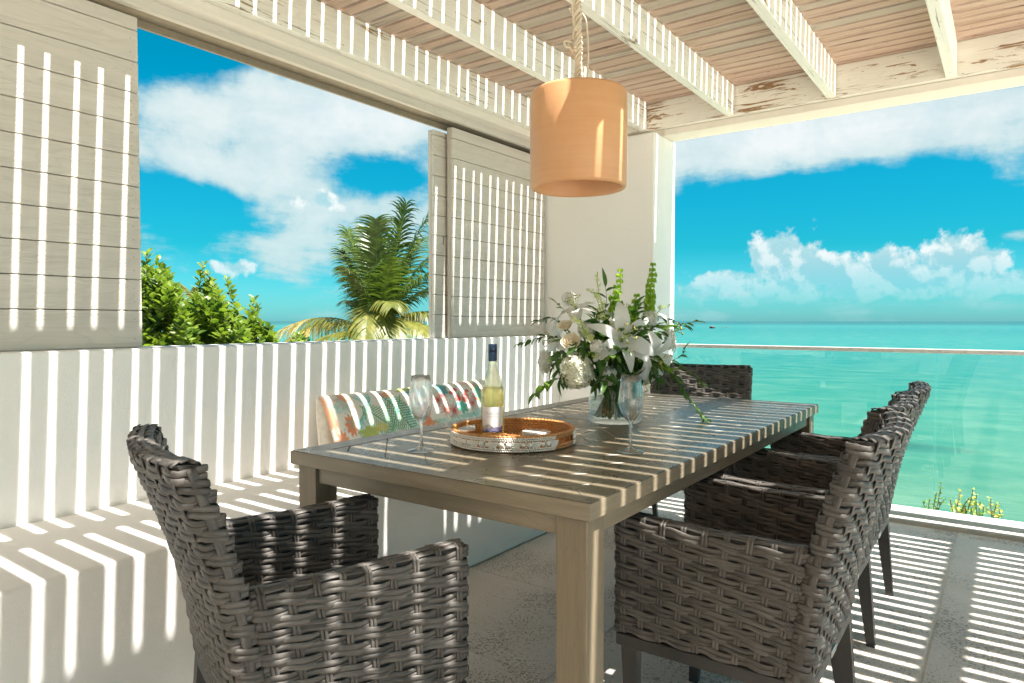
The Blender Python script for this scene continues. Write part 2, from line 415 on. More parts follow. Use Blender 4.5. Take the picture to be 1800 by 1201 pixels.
def sea():
    m, n = mat('turquoise_sea'); g = geo(n)
    d = n.v('LENGTH', g, out=1)
    s = n.v('MULTIPLY', g, (.035, .012, 1))
    lg = n.m('LOGARITHM', d, 10.0)
    wob = n.noise(n.v('MULTIPLY', g, (.02, .006, 1)), 1.0, 5, .55)
    lgw = n.m('ADD', lg, n.m('MULTIPLY', n.m('SUBTRACT', wob, .5), .28))
    t = n.mr(lgw, 1.1, 3.6)
    c = n.ramp(t, [(0.0, (0.0683, 0.1408, 0.0819)), (.12, (0.0488, 0.1334, 0.0860)), (.24, (0.0228, 0.1371, 0.1065)), (.38, (0.0065, 0.1223, 0.1188)), (.52, (0.0130, 0.1297, 0.1269)), (.64, (0.0039, 0.1074, 0.1147)), (.73, (0.0117, 0.1260, 0.1310)), (.79, (0.0013, 0.0926, 0.1065)), (.84, (0.0006, 0.0630, 0.0819)), (1.0, (0.0006, 0.0593, 0.0778))])
    pa = n.noise(n.v('MULTIPLY', g, (.09, .025, 1)), 1.0, 6, .6)
    c = n.mix(n.mr(pa, .58, .72, 0, .35), c, (.035, .11, .075))
    pb = n.noise(n.v('MULTIPLY', g, (.4, .18, 1)), 1.0, 4, .6)
    c = n.mix(n.mr(pb, .35, .6, .25, 0), c, (.15, .25, .18))
    # one dark weed patch off the terrace
    dd = n.v('MULTIPLY', n.v('SUBTRACT', g, (38.5, 5.4, -5.0)), (.55, .26, 0)); L = n.v('LENGTH', dd, out=1)
    L = n.m('ADD', L, n.m('MULTIPLY', n.m('SUBTRACT', pb, .5), 1.6))
    c = n.mix(n.mr(L, 1.15, .5, 0, .65), c, (.012, .06, .055))
    w1 = n.noise(n.v('MULTIPLY', g, (1.3, .55, 1)), 1.0, 5, .6); w2 = n.noise(n.v('MULTIPLY', g, (6, 2.4, 1)), 1.0, 4, .6)
    h = n.m('ADD', w1, n.m('MULTIPLY', w2, .45))
    c = n.mix(n.mr(w1, .42, .62, 0, .22), c, (.010, .11, .10))
    p = n.n('ShaderNodeBsdfDiffuse', c); b_ = n.n('ShaderNodeBump', ins={'Height': h, 'Strength': .5, 'Distance': .14})
    n.put(p.node.inputs['Normal'], b_)
    g_ = n.n('ShaderNodeBsdfGlossy', (1, 1, 1), .16); n.put(g_.node.inputs['Normal'], b_)
    lw = n.n('ShaderNodeLayerWeight', .5, out=1)
    fr = n.m('ADD', n.m('MULTIPLY', n.m('POWER', lw, 6.0), .15), .02)
    o = n.t.nodes.new('ShaderNodeOutputMaterial'); n.put(o.inputs[0], n.n('ShaderNodeMixShader', fr, p, g_)); return m
M['sea'] = sea()

# ------------------------------------------------------------------ setting: sea, shore
FZ = -0.045
SEA = -5.0
tag(newobj('sea', mesh('sea', [(-9000, -9000, SEA), (9000, -9000, SEA), (9000, 9000, SEA), (-9000, 9000, SEA)], [(0, 1, 2, 3)], M['sea'])), kind='structure')
def shore(x, y):
    e = 9.5+max(0, y-4)*.75+math.sin(y*.35)*.6
    return (-3.8 if x < e-3 else -3.8-(x-e+3)*.42)+.08*math.sin(x*2.1)*math.sin(y*1.7)
gx = [-50+i*1.4 for i in range(66)]; gy = [-50+i*1.5 for i in range(62)]
vs = [(x, y, max(shore(x, y), -6.5)) for y in gy for x in gx]
fs = [(j*66+i, j*66+i+1, (j+1)*66+i+1, (j+1)*66+i) for j in range(61) for i in range(65)]
tag(newobj('beach', mesh('beach', vs, fs, M['sand'], True)), kind='structure')
def rock(name, px, dist, w_, h_, label, seed):
    bm = bmesh.new(); bmesh.ops.create_icosphere(bm, subdivisions=3, radius=1); r2 = random.Random(seed)
    ph = [r2.uniform(0, 6) for _ in range(6)]
    for v in bm.verts:
        k = 1+.25*math.sin(v.co.x*4+ph[0])*math.sin(v.co.y*3+ph[1])+.15*math.sin(v.co.z*7+ph[2])
        v.co *= k; v.co.x *= w_; v.co.y *= w_*.7; v.co.z = max(v.co.z, -.4)*h_
    me = bpy.data.meshes.new(name); bm.to_mesh(me); bm.free(); me.materials.append(M['rock'])
    p = FW*dist+RT*(px-900)/1210*dist
    tag(newobj(name, me, None, (p.x, p.y, SEA)), label, 'rock')
rock('rock_islet', 1252, 560, 3.0, 2.3, 'dark rock islet standing out of the sea near the horizon', 1)
rock('small_rock', 1271, 575, .9, .8, 'tiny grey rock in the sea just right of the dark islet', 2)
rock('small_rock', 1277, 585, 1.0, 1.0, 'tiny grey rock in the sea farthest right of the dark islet', 3)

# ------------------------------------------------------------------ terrace floor
fl = tag(newobj('floor', boxmesh('floor', (-3.2, -3.4, FZ-.35), (4.60, 2.20, FZ-.0035), M['grout'])), kind='structure')
TX, TY = .652, 1.01
tile_cache = {}
xs = [3.205+TX*k for k in range(-10, 3)]; ysl = [.222+TY*k for k in range(-4, 3)]
k = 0
for i, x0 in enumerate(xs):
    x1 = min(x0+TX, 4.605)
    if x0 > 4.55: continue
    for y0 in ysl:
        y1 = min(y0+TY, 2.0965)
        if y1-y0 < .05: continue
        dx, dy = round(x1-x0, 3), round(y1-y0, 3)
        if (dx, dy) not in tile_cache:
            tile_cache[(dx, dy)] = boxmesh('tile', (.0015, .0045, -.011), (dx-.0015, dy-.0045, 0), M['floor'], .002, 1)
        newobj('tile', tile_cache[(dx, dy)], fl, (x0, y0, FZ+rnd.uniform(-.0008, .0008)))
dk_ = tag(newobj('bounce_deck', boxmesh('bounce_deck', (-3.2, -9.5, FZ-.35), (4.605, -3.42, FZ-.002), M['floor'])), kind='structure')  # unseen sunlit deck, added to bounce warm light under the pergola
# gutter strip and sunlit outer ledge beyond the glass
tag(box('stone_kerb', (4.605, -3.4, FZ-.3), (4.70, 2.4, FZ+.022), M['kerb'], None, .004), 'grey stone kerb strip along the seaward edge of the tiled floor', 'kerb')
tag(box('outer_ledge', (4.80, -3.4, FZ-.6), (4.935, 3.0, FZ+.03), M['stucco'], None, .006), 'bright white ledge outside the foot of the glass balustrade', 'ledge')
tag(box('terrace_base', (-3.2, -9.5, -4.2), (4.80, 3.05, FZ-.36), M['stucco']), kind='structure')

# ------------------------------------------------------------------ masonry
tag(box('parapet_wall', (-3.2, 2.745, FZ-.3), (4.398, 2.99, 1.041), M['stucco'], None, .006, 3), 'low white stucco wall behind the built-in bench, striped by sun', 'wall')
bb = boxmesh('built_in_bench', (-3.2, 2.095, FZ), (4.398, 2.744, .45), M['stucco'], .012, 3)
tag(newobj('built_in_bench', bb), 'long white masonry bench built along the low wall', 'bench')
tag(box('corner_pier', (4.40, 1.99, FZ), (4.77, 3.2, 2.438), M['stucco'], None, .01, 3), 'square white stucco pier at the corner of the terrace', 'pier')
tag(box('seaward_beam', (4.56, -3.4, 2.44), (4.745, 3.2, 2.72), M['stucco_cream'], None, .006), 'cream beam spanning above the sea view on the corner pier', 'beam')
bm = bmesh.new()
bm_box(bm, (-3.2, 2.755, 2.44), (4.55, 3.0, 2.72), .006)
tag(newobj('side_beam', boxmesh('side_beam', (-3.2, 2.755, 2.44), (4.55, 3.02, 2.72), M['stucco_cream'], .006)), 'long cream beam above the shutter opening', 'beam')
bm.free()
tag(box('bounce_wall', (-3.5, -3.4, -.4), (-3.2, 3.2, 3.0), M['stucco']), kind='structure')  # unseen pale wall behind the camera, added for bounced fill light
tag(box('end_pier', (4.40, -3.4, FZ), (4.77, -3.0, 2.438), M['stucco'], None, .01), 'square white pier at the far right end of the sea view', 'pier')
# shutter track
tr = thing('shutter_track', 'bronze sliding track under the beam above the opening', 'track', (0, 2.9, 2.36))
box('track_channel', (-3.2, -.075, .035), (4.39, -.045, .079), M['shutter'], tr)
M['bronze'] = plain('bronze_metal', (.27, .225, .165), .5)
box('track_rail', (-3.2, -.043, .045), (4.39, .09, .078), M['bronze'], tr)
box('track_lip', (-3.2, .06, .012), (4.39, .075, .044), M['bronze'], tr)

# ------------------------------------------------------------------ pergola
pg = thing('pergola', 'slatted timber pergola roof on whitewashed rafters over the table', 'pergola', (0, 0, 2.485))
RZ0, RZ1 = 0.0, .19
rl = boxmesh('rafter', (-3.18, -.0255, RZ0), (4.505, .0255, RZ1-.001), M['rafter'], .003, 1)
for y in (2.09, 1.478, .868, .262, -.41, -1.09, -1.75, -2.4):
    newobj('rafter', rl, pg, (0, y+.025, 0))
newobj('ledger', boxmesh('ledger', (-3.18, 2.70, RZ0), (4.505, 2.752, RZ1-.001), M['rafter'], .003, 1), pg)
newobj('end_ledger', boxmesh('end_ledger', (4.508, -3.38, RZ0), (4.558, 2.752, RZ1-.001), M['ledger_y'], .003, 1), pg)
newobj('drip_strip', boxmesh('drip_strip', (4.545, -3.38, -.045), (4.559, 1.98, -.002), M['stucco_cream'], .002, 1), pg)
sm = {}
def slat(x0, x1):
    w_ = round(x1-x0, 4)
    if w_ not in sm:
        sm[w_] = [boxmesh('slat', (-w_/2, -2.42, 0), (w_/2, 3.0, .034), mm, .003, 1) for mm in (M['slat'], M['slat_grey'])]
    newobj('slat', sm[w_][0 if rnd.random() < .68 else 1], pg, ((x0+x1)/2, 0, RZ1), (0, 0, rnd.uniform(-.0006, .0006)))
gaps = []
g0 = 3.458
for kk in range(-37, 7):
    gaps += [g0+.182*kk, g0+.182*kk+.100]
gaps = [g for g in gaps if g < 4.70]
GW = .0096
for a, b in zip(gaps[:-1], gaps[1:]): slat(a+GW, b-GW)
slat(gaps[-1]+GW, gaps[-1]+.1)

# ------------------------------------------------------------------ shutters
def shutter(x0, x1, y, label, z0=1.0415, z1=2.372, rz=0, first=1.067):
    t = thing('sliding_shutter', label, 'shutter', (x0, y, z0), rz, 'board shutters hanging in the opening')
    w_ = x1-x0; H_ = z1-z0
    st = boxmesh('stile', (-.022, .0235, 0), (.022, .05, H_), M['shutter_v'], .003, 1)
    newobj('stile', st, t, (.022, 0, 0)); newobj('stile', st, t, (w_-.022, 0, 0))
    zs = [first-z0+.1248*k for k in range(0, 12)]
    zz = [0.0]+[q for q in zs if .03 < q < H_-.03]+[H_]
    for a, b in zip(zz[:-1], zz[1:]):
        o = newobj('board', boxmesh('board', (0, .0, a+.0016), (w_, .022, b-.0016), M['shutter'], .0025, 1), t)
        for nx in (.03, w_-.03):
            nb = MB()
            for zz_ in (a+.035, b-.035):
                v_, f_ = tube([(nx, .0006, zz_), (nx, -.0008, zz_)], .0022, 6)
                nb.add((v_, f_))
            if b-a > .08: newobj('nail', nb.mesh('nail', M['bronze'], False), o)
    newobj('backing', boxmesh('backing', (.045, .0265, .004), (w_-.045, .046, H_-.004), M['wicker_core']), t)
    return t
shutter(.25, 1.392, 2.87, 'sliding board shutter nearest the camera, left of the opening', first=1.067)
shutter(3.325, 4.385, 2.868, 'front one of two board shutters parked against the corner pier', first=1.054, rz=R(0))
t2 = shutter(3.222, 4.36, 2.935, 'rear shutter mostly hidden behind the one parked by the corner pier', z0=1.0415, z1=2.345, first=1.064)
v_, f_ = lathe([(.0, 0), (.013, 0), (.013, .004), (.009, .004), (.009, .001), (0, .001)], 16)
pl = newobj('flush_pull', mesh('flush_pull', [(x*.7, z_-.003, y*2.2) for x, y, z_ in v_], f_, M['metal'], True), t2, (.078, -.001, .62))

# ------------------------------------------------------------------ glass balustrade
gb = thing('glass_balustrade', 'clear frameless glass balustrade with slim pale top rail facing the sea', 'balustrade', (4.76, 0, FZ))
ys_ = [2.3, .35, -1.6, -3.38]
for a, b in zip(ys_[:-1], ys_[1:]):
    box('glass_pane', (-.006, b+.004, -.04), (.006, a-.004, 1.012), M['pane'], gb)
box('top_rail', (-.020, -3.38, 1.003), (.020, 2.30, 1.028), plain('pale_rail', (.58, .56, .52), .4), gb, .003)
box('base_channel', (-.042, -3.38, -.06), (-.012, 2.3, -.004), M['leg'], gb)
box('base_channel', (.012, -3.38, -.06), (.036, 2.3, -.012), M['leg'], gb)

# ------------------------------------------------------------------ table
T0, T1, U0, U1, TZ = 1.315, 3.525, .742, 1.792, .75
tb = thing('dining_table', 'long brown-grey timber dining table with chevron plank top', 'table', ((T0+T1)/2, (U0+U1)/2, FZ))
ox, oy = (T0+T1)/2, (U0+U1)/2
def L(x, y, z_): return (x-ox, y-oy, z_-FZ)
BW = .085
def prism(name, poly, z0, z1, m_, parent, shrink=.0009, bev=.0012):
    cx = sum(p[0] for p in poly)/len(poly); cy = sum(p[1] for p in poly)/len(poly)
    bm = bmesh.new(); q = []
    for x, y in poly:
        d = Vector((cx-x, cy-y)); l = max(d.length, 1e-6); d /= l
        q.append((x+d.x*shrink*1.4-cx, y+d.y*shrink*1.4-cy))
    f = bm.faces.new([bm.verts.new((x, y, 0)) for x, y in q]); bmesh.ops.recalc_face_normals(bm, faces=[f])
    if f.normal.z < 0: f.normal_flip()
    r_ = bmesh.ops.extrude_face_region(bm, geom=[f]); vv = [v for v in r_['geom'] if isinstance(v, bmesh.types.BMVert)]
    for v in vv: v.co.z = z1-z0
    bmesh.ops.recalc_face_normals(bm, faces=bm.faces[:])
    te = [e for e in bm.edges if all(v.co.z > (z1-z0)*.5 for v in e.verts)]
    bmesh.ops.bevel(bm, geom=te, offset=bev, segments=1, affect='EDGES')
    me = bpy.data.meshes.new(name); bm.to_mesh(me); bm.free(); me.materials.append(m_)
    return newobj(name, me, parent, L(cx, cy, z0))
def bord(poly, m_): o = prism('border_board', poly, TZ-.040, TZ, m_, tb, .0004)
# frame boards with mitred corners; a finished edge band runs round them
a, b, c, d = T0, T1, U0, U1
bord([(a, c), (b, c), (b-BW, c+BW), (a+BW, c+BW)], M['tabletop']); bord([(a, d), (a+BW, d-BW), (b-BW, d-BW), (b, d)], M['tabletop'])
bord([(a, c), (a+BW, c+BW), (a+BW, d-BW), (a, d)], M['tabletop']); bord([(b, c), (b, d), (b-BW, d-BW), (b-BW, c+BW)], M['tabletop'])
newobj('edge_band', boxmesh('edge_band', L(a-.003, c-.003, TZ-.041), L(a-.0004, d+.003, TZ-.0025), M['table'], 0), tb)
newobj('edge_band', boxmesh('edge_band', L(b+.0004, c-.003, TZ-.041), L(b+.003, d+.003, TZ-.0025), M['table'], 0), tb)
newobj('edge_band', boxmesh('edge_band', L(a-.0003, c-.003, TZ-.041), L(b+.0003, c-.0004, TZ-.0025), M['table_x'], 0), tb)
newobj('edge_band', boxmesh('edge_band', L(a-.0003, d+.0004, TZ-.041), L(b+.0003, d+.003, TZ-.0025), M['table_x'], 0), tb)
newobj('underlay', boxmesh('underlay', L(a+.01, c+.01, TZ-.046), L(b-.01, d-.01, TZ-.0405), M['leg']), tb)
newobj('underlay', boxmesh('underlay', L(a+BW+.001, c+BW+.001, TZ-.0400), L(b-BW-.001, d-BW-.001, TZ-.0215), M['leg']), tb)
def clip(poly, axis, val, keep_gt):
    out = []
    for i in range(len(poly)):
        p, q = poly[i], poly[(i+1) % len(poly)]
        ip = (p[axis] >= val) == keep_gt; iq = (q[axis] >= val) == keep_gt
        if ip: out.append(p)
        if ip != iq:
            t = (val-p[axis])/(q[axis]-p[axis]); out.append((p[0]+(q[0]-p[0])*t, p[1]+(q[1]-p[1])*t))
    return out
X0, X1 = T0+BW+.0008, T1-BW-.0008; V0, V1 = U0+BW+.0008, U1-BW-.0008
cs0, cs1 = 1.226, 1.306
bay = (X1-X0)/4
for bi in range(4):
    xa, xb = X0+bay*bi, X0+bay*(bi+1)
    for side in (0, 1):
        ya, yb = ((V0, cs0), (cs1, V1))[side]
        sgn = (1 if bi % 2 == 0 else -1)*(1 if side else -1)      # slope of the joints
        yr = cs1 if side else cs0; xr = xa if bi % 2 == 0 else xb
        for kk in range(-8, 8):
            c0 = yr+.165*kk; c1 = c0+.165
            P = [(xr-2, c0-2*sgn), (xr+2, c0+2*sgn), (xr+2, c1+2*sgn), (xr-2, c1-2*sgn)]
            P = clip(P, 0, xa, True); P = clip(P, 0, xb, False) if P else P
            P = clip(P, 1, ya, True) if P else P; P = clip(P, 1, yb, False) if P else P
            if len(P) < 3: continue
            ar = abs(sum(P[i][0]*P[(i+1) % len(P)][1]-P[(i+1) % len(P)][0]*P[i][1] for i in range(len(P))))/2
            if ar < .0006: continue
            prism('plank', P, TZ-.021, TZ-.0006-rnd.uniform(0, .0003), M['tabletop'], tb, .0023)
    prism('centre_board', [(xa, cs0), (xb, cs0), (xb, cs1), (xa, cs1)], TZ-.021, TZ-.0006, M['tabletop'], tb)
LW = .082; ins = .014
lg = boxmesh('leg', (0, 0, 0), (LW, LW, TZ-.042-FZ), M['table_leg'], .003, 2)
for x in (T0+ins, T1-ins-LW):
    for y in (U0+ins, U1-ins-LW): newobj('leg', lg, tb, (x-ox, y-oy, 0))
for y in (U0+ins+.010, U1-ins-.010-.022):
    newobj('apron', boxmesh('apron', L(T0+ins+LW+.001, y, TZ-.094), L(T1-ins-LW-.001, y+.022, TZ-.047), M['table_x'], .003, 1), tb)
for x in (T0+ins+.010, T1-ins-.010-.022):
    newobj('apron', boxmesh('apron', L(x, U0+ins+LW+.001, TZ-.094), L(x+.022, U1-ins-LW-.001, TZ-.047), M['table'], .003, 1), tb)

# ------------------------------------------------------------------ wicker chairs
def ribbon(P, N, w_, th, closed, name, u0=0.0):
    """flattened strand along points P with surface normals N"""
    P = np.asarray(P, float); N = np.asarray(N, float); n = len(P)
    Tn = (np.roll(P, -1, 0)-np.roll(P, 1, 0)) if closed else np.gradient(P, axis=0)
    Tn /= np.linalg.norm(Tn, axis=1)[:, None]
    Sd = np.cross(N, Tn); Sd /= np.linalg.norm(Sd, axis=1)[:, None]; N2 = np.cross(Tn, Sd)
    cs = [(-.5, -.15), (-.42, .32), (0, .5), (.42, .32), (.5, -.15), (0, -.45)]
    V = np.concatenate([(P+Sd*(w_*a_)+N2*(th*b_))[:, None] for a_, b_ in cs], 1).reshape(-1, 3)
    le = np.concatenate([[0], np.cumsum(np.linalg.norm(np.diff(P, axis=0), axis=1))])
    UV = np.zeros((n*6, 2)); UV[:, 0] = np.repeat(le, 6)+u0; UV[:, 1] = np.tile([c_[0]*w_ for c_ in cs], n)
    m_ = n if closed else n-1; i = np.arange(m_); j = (i+1) % n; F = []
    for k in range(6):
        k2 = (k+1) % 6; F.append(np.stack([i*6+k, i*6+k2, j*6+k2, j*6+k], 1))
    F = np.concatenate(F).tolist()
    if not closed: F.append([5, 4, 3, 2, 1, 0]); F.append([(n-1)*6+k for k in range(6)])
    return V, F, UV
def rib_obj(parts, name, parent):
    V = []; F = []; U = []; k = 0
    for v_, f_, u_ in parts:
        V.append(v_); F += [[q+k for q in f] for f in f_]; U.append(u_); k += len(v_)
    return newobj(name, mesh(name, np.concatenate(V), F, M['wicker'], True, np.concatenate(U)), parent)
class Slab:
    """upright woven slab. a = position along its length, b = across, h = height. place(a,b,h) -> chair space"""
    def __init__(s, place, a0f, a1, T, h0, h1, ns, rowh, name, parent, wst=.017, toprim=True, seed=1):
        s.r = random.Random(seed)
        s.place, s.a0f, s.a1, s.T, s.h0, s.h1 = place, a0f, a1, T, h0, h1
        part = newobj(name, None, parent)
        s.part = part
        rr = T*.75
        nloop = 2*ns+2
        # loop polyline in stake index space
        def loop(h, kap):
            a0 = a0f(h); Ls = a1-a0
            kap = kap % nloop
            # stakes 0..ns-1 on side b=+T from a0 to a1, ns on the front end, ns+1..2ns back, 2ns+1 on the rear end
            e = .028
            def side(u): return a0+e+(Ls-2*e)*u
            if kap <= ns-1: return side(kap/(ns-1)), T, (0, 1)
            if kap < ns+1:
                t = (kap-(ns-1))/2; ang = PI/2-PI*t
                return end(a1, ang, 1, e)
            if kap <= 2*ns: return side(1-(kap-ns-1)/(ns-1)), -T, (0, -1)
            t = (kap-2*ns)/2; ang = -PI/2-PI*t
            return end(a0, ang, -1, e)
        def end(ax, ang, sg, e):
            # squarish super-ellipse end
            c_, s_ = math.cos(ang), math.sin(ang); p = .55
            x = math.copysign(abs(c_)**p, c_); y = math.copysign(abs(s_)**p, s_)
            nn = Vector((math.copysign(abs(c_)**.8, c_), math.copysign(abs(s_)**.8, s_))).normalized()
            return ax-sg*e+x*e, y*T, (nn.x, nn.y)
        def P3(a, b, h): return np.array(place(a, b, h))
        def surf(h, kap, off, ztilt=0.0):
            a, b, (na, nb) = loop(h, kap)
            p = P3(a, b, h); e_ = 1e-3
            n3 = P3(a+na*e_, b+nb*e_, h)-p; n3 /= np.linalg.norm(n3)
            return p+n3*off+np.array([0, 0, ztilt]), n3
        s.surf = surf
        rows = int(round((h1-.012-h0)/rowh)); rowh = (h1-.012-h0)/rows
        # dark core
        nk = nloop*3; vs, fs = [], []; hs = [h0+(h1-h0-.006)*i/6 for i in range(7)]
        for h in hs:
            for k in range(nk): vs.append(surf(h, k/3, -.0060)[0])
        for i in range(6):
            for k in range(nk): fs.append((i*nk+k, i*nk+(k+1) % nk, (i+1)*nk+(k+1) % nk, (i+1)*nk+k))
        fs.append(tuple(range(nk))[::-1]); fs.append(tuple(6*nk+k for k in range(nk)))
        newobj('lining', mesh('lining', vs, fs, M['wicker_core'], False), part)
        A = .0031
        for rw in range(rows):
            hc = h0+rowh*(rw+.5); sg = 1 if rw % 2 else -1; prs = []
            ph = s.r.uniform(-.3, .3)
            for st in (-1, 1):
                Ps, Ns = [], []; j1 = s.r.uniform(0, 6); j2 = s.r.uniform(-.0007, .0007)
                wv = [s.r.uniform(-1, 1) for _ in range(nloop)]
                for q in range(nloop*4):
                    kap = q/4
                    c_ = math.cos(PI*kap)*sg; s_ = math.sin(PI*kap)*sg
                    off = A*c_+(.0007*s_*st)
                    kk = int(round(kap)) % nloop
                    zt = st*(.0058+.0006*abs(c_))+.0036*s_+j2+.0008*math.sin(kap*.9+j1)+.0009*wv[kk]*max(c_, 0)
                    p, n_ = surf(hc, kap, off, zt); Ps.append(p); Ns.append(n_)
                prs.append(ribbon(Ps, Ns, .0134, .0040, True, ''))
            rib_obj(prs, 'wicker_strand', part)
        # stakes; side stakes run over the top edge and down the other side
        def topcap(a, t):
            """profile across the top, t from 0 (side +T) to 1 (side -T)"""
            ang = PI*t; c_, s_ = math.cos(ang), math.sin(ang)
            b = math.copysign(abs(c_)**.6, c_)*T; h = h1-.012+.012*abs(s_)**.7
            return b, h
        def stake_path(k, off):
            Ps, Ns = [], []
            for i in range(rows*2+1):
                h = h0+(h1-.012-h0)*i/(rows*2)
                rwp = (i-1)/2
                o = -math.cos(PI*(rwp))*(1 if k % 2 == 0 else -1)*-.0014
                p, n_ = surf(h, k, off+o); Ps.append(p); Ns.append(n_)
            return Ps, Ns
        for k in range(ns):
            P1_, N1_ = stake_path(k, -.0004); P2_, N2_ = stake_path(2*ns-k, -.0004)
            a, _, _ = loop(h1-.012, k)
            mid, mn = [], []
            for i in range(1, 22):
                t = i/22; b, h = topcap(a, t)
                c3 = P3(a, 0, h1-.03); p = P3(a, b, h)
                n_ = P3(a, math.cos(PI*t)*.6, h1-.03+math.sin(PI*t))-c3; n_ /= np.linalg.norm(n_)
                # over, under, over on the three rim strands
                o = .0002+.0010*math.cos(PI*(t-.5)*4)*(1 if k % 2 == 0 else -1)
                mid.append(p+n_*o); mn.append(n_)
            prs = []
            for sd in (-.0042, .0042):
                Ps = P1_+mid+P2_[::-1]; Ns = N1_+mn+N2_[::-1]
                Pa = np.array(Ps); Na = np.array(Ns); Tn = np.gradient(Pa, axis=0); Sd = np.cross(Na, Tn); Sd /= np.linalg.norm(Sd, axis=1)[:, None]
                prs.append(ribbon(Pa+Sd*sd, Na, .0082, .0045, False, ''))
            rib_obj(prs, 'wicker_stake', part)
        for k in (ns, 2*ns+1):
            Ps, Ns = stake_path(k, .0006); rib_obj([ribbon(Ps, Ns, .019, .0045, False, '')], 'wicker_stake', part)
        if toprim:
            for q, bb in enumerate((-.62, 0, .62)):
                Ps, Ns = [], []
                a0 = a0f(h1)
                n_ = ns*5
                for i in range(n_+1):
                    kap = (ns-1)*i/n_; a = a0+.012+(a1-a0-.024)*i/n_
                    ang = math.acos(bb)
                    s_ = (-1 if q == 1 else 1)
                    o = .0020-.0012*math.cos(PI*kap)*s_
                    p = P3(a, bb*T, h1-.0015-.006*abs(bb)**2); c3 = P3(a, 0, h1-.05)
                    nn = p-c3; nn /= np.linalg.norm(nn)
                    Ps.append(p+nn*o); Ns.append(nn)
                rib_obj([ribbon(Ps, Ns, T*.60, .0042, False, '')], 'rim_strand', part)
ARM_H, BK_H, BOT = .622, .885, .312
HW = .288
def xfront(z_):
    k_ = .06*math.log(1+math.exp((z_-.62)/.06))
    return -.152-.13*(z_-.30)-.20*k_      # front face of the leaning back, chair space
def make_chair(label, group):
    t = thing('wicker_armchair', label, 'armchair', (0, 0, 0), 0, group)
    TA = .027
    Slab(lambda a_, b_, h: (a_, b_, h+.012*max(0, (a_-.05))/.24*(h-.3)/.3), lambda h: xfront(h)-.012, .29, TA, BOT, ARM_H, 9, .0238, 'arm', t, seed=3)
    arm = t.children[0]; arm.location = (0, HW-TA-.002, 0)
    arm2 = arm.copy(); COL.objects.link(arm2); arm2.location = (0, -(HW-TA-.002), 0)
    for ch in list(arm.children):
        c2 = ch.copy(); COL.objects.link(c2); c2.parent = arm2
    TB = .028
    def plb(a_, b_, h):
        bow = .040*(1-(a_/HW)**2)*((h-BOT)/(BK_H-BOT))**.7
        return (xfront(h)-TB-b_-bow, a_, h+.006*(a_/HW)**2)
    Slab(plb, lambda h: -HW, HW, TB, BOT-.012, BK_H, 12, .0238, 'backrest', t, seed=5)
    # seat: flat woven panel
    prs = []; z_ = .425
    for i in range(17):
        x = -.12+.0235*i; Ps = [(x, -HW+.05+.52*j/22, z_+.003*math.cos(PI*(j/2+i))) for j in range(23)]
        prs.append(ribbon(Ps, [(0, 0, 1)]*23, .021, .005, False, ''))
    for j in range(11):
        y = -.22+.044*j; Ps = [(-.13+.40*i/16, y, z_+.0005) for i in range(17)]
        prs.append(ribbon(Ps, [(0, 0, 1)]*17, .018, .004, False, ''))
    o = rib_obj(prs, 'seat', t); o['kind'] = 'stuff'
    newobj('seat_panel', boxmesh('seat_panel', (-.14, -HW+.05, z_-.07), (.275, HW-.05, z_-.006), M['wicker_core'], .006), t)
    prs = []
    for i in range(5):
        zz_ = BOT+.012+.0235*i; Ps = [(.272+.004*math.cos(PI*(j+i)), -HW+.05+.475*j/11, zz_) for j in range(12)]
        prs.append(ribbon(Ps, [(1, 0, 0)]*12, .021, .006, False, ''))
    o = rib_obj(prs, 'front_skirt', t); o['kind'] = 'stuff'
    # metal under-frame
    xr = xfront(BOT)-.05
    fr = bmesh.new()
    bm_box(fr, (xr, -HW+.004, BOT-.040), (.284, -HW+.042, BOT-.005), .003, 1); bm_box(fr, (xr, HW-.042, BOT-.040), (.284, HW-.004, BOT-.005), .003, 1)
    bm_box(fr, (xr-.004, -HW+.044, BOT-.048), (xr+.026, HW-.044, BOT-.014), .003, 1); bm_box(fr, (.25, -HW+.044, BOT-.040), (.282, HW-.044, BOT-.006), .003, 1)
    me = bpy.data.meshes.new('under_frame'); fr.to_mesh(me); fr.free(); me.materials.append(M['leg']); newobj('under_frame', me, t)
    def leg(top, bot, wt, wb):
        vs = []
        for (x, y, z_), ww in ((top, wt), (bot, wb)):
            vs += [(x-ww/2, y-ww/2*.8, z_), (x+ww/2, y-ww/2*.8, z_), (x+ww/2, y+ww/2*.8, z_), (x-ww/2, y+ww/2*.8, z_)]
        me = mesh('leg', vs, [(0, 1, 2, 3), (7, 6, 5, 4), (0, 4, 5, 1), (1, 5, 6, 2), (2, 6, 7, 3), (3, 7, 4, 0)], M['leg'])
        newobj('leg', me, t)
    for s_ in (-1, 1):
        leg((xr+.024, s_*(HW-.028), BOT-.012), (xr-.016, s_*(HW-.045), FZ), .052, .028)
        leg((.25, s_*(HW-.03), BOT-.012), (.255, s_*(HW-.055), FZ), .046, .028)
    newobj('maker_plate', boxmesh('maker_plate', (xr-.0075, -.03, BOT-.040), (xr-.005, .03, BOT-.022), M['metal'], .0008, 1), t)
    return t
def dup(root, loc, rz, label):
    r_ = root.copy(); COL.objects.link(r_); r_.location = loc; r_.rotation_euler = (0, 0, rz); r_['label'] = label
    for ch in root.children:
        c2 = ch.copy(); COL.objects.link(c2); c2.parent = r_
        for g in ch.children:
            d2 = g.copy(); COL.objects.link(d2); d2.parent = c2
    return r_
G = 'grey wicker armchairs around the dining table'
ch = make_chair('large grey wicker armchair in the left foreground at the near head of the table', G)
ch.location = (1.052, 1.378, 0); ch.rotation_euler = (0, 0, R(-19.5))
bpy.context.view_layer.update()
dup(ch, (1.945, .572, 0), R(90.5), 'nearest of the three wicker armchairs pushed under the right side of the table')
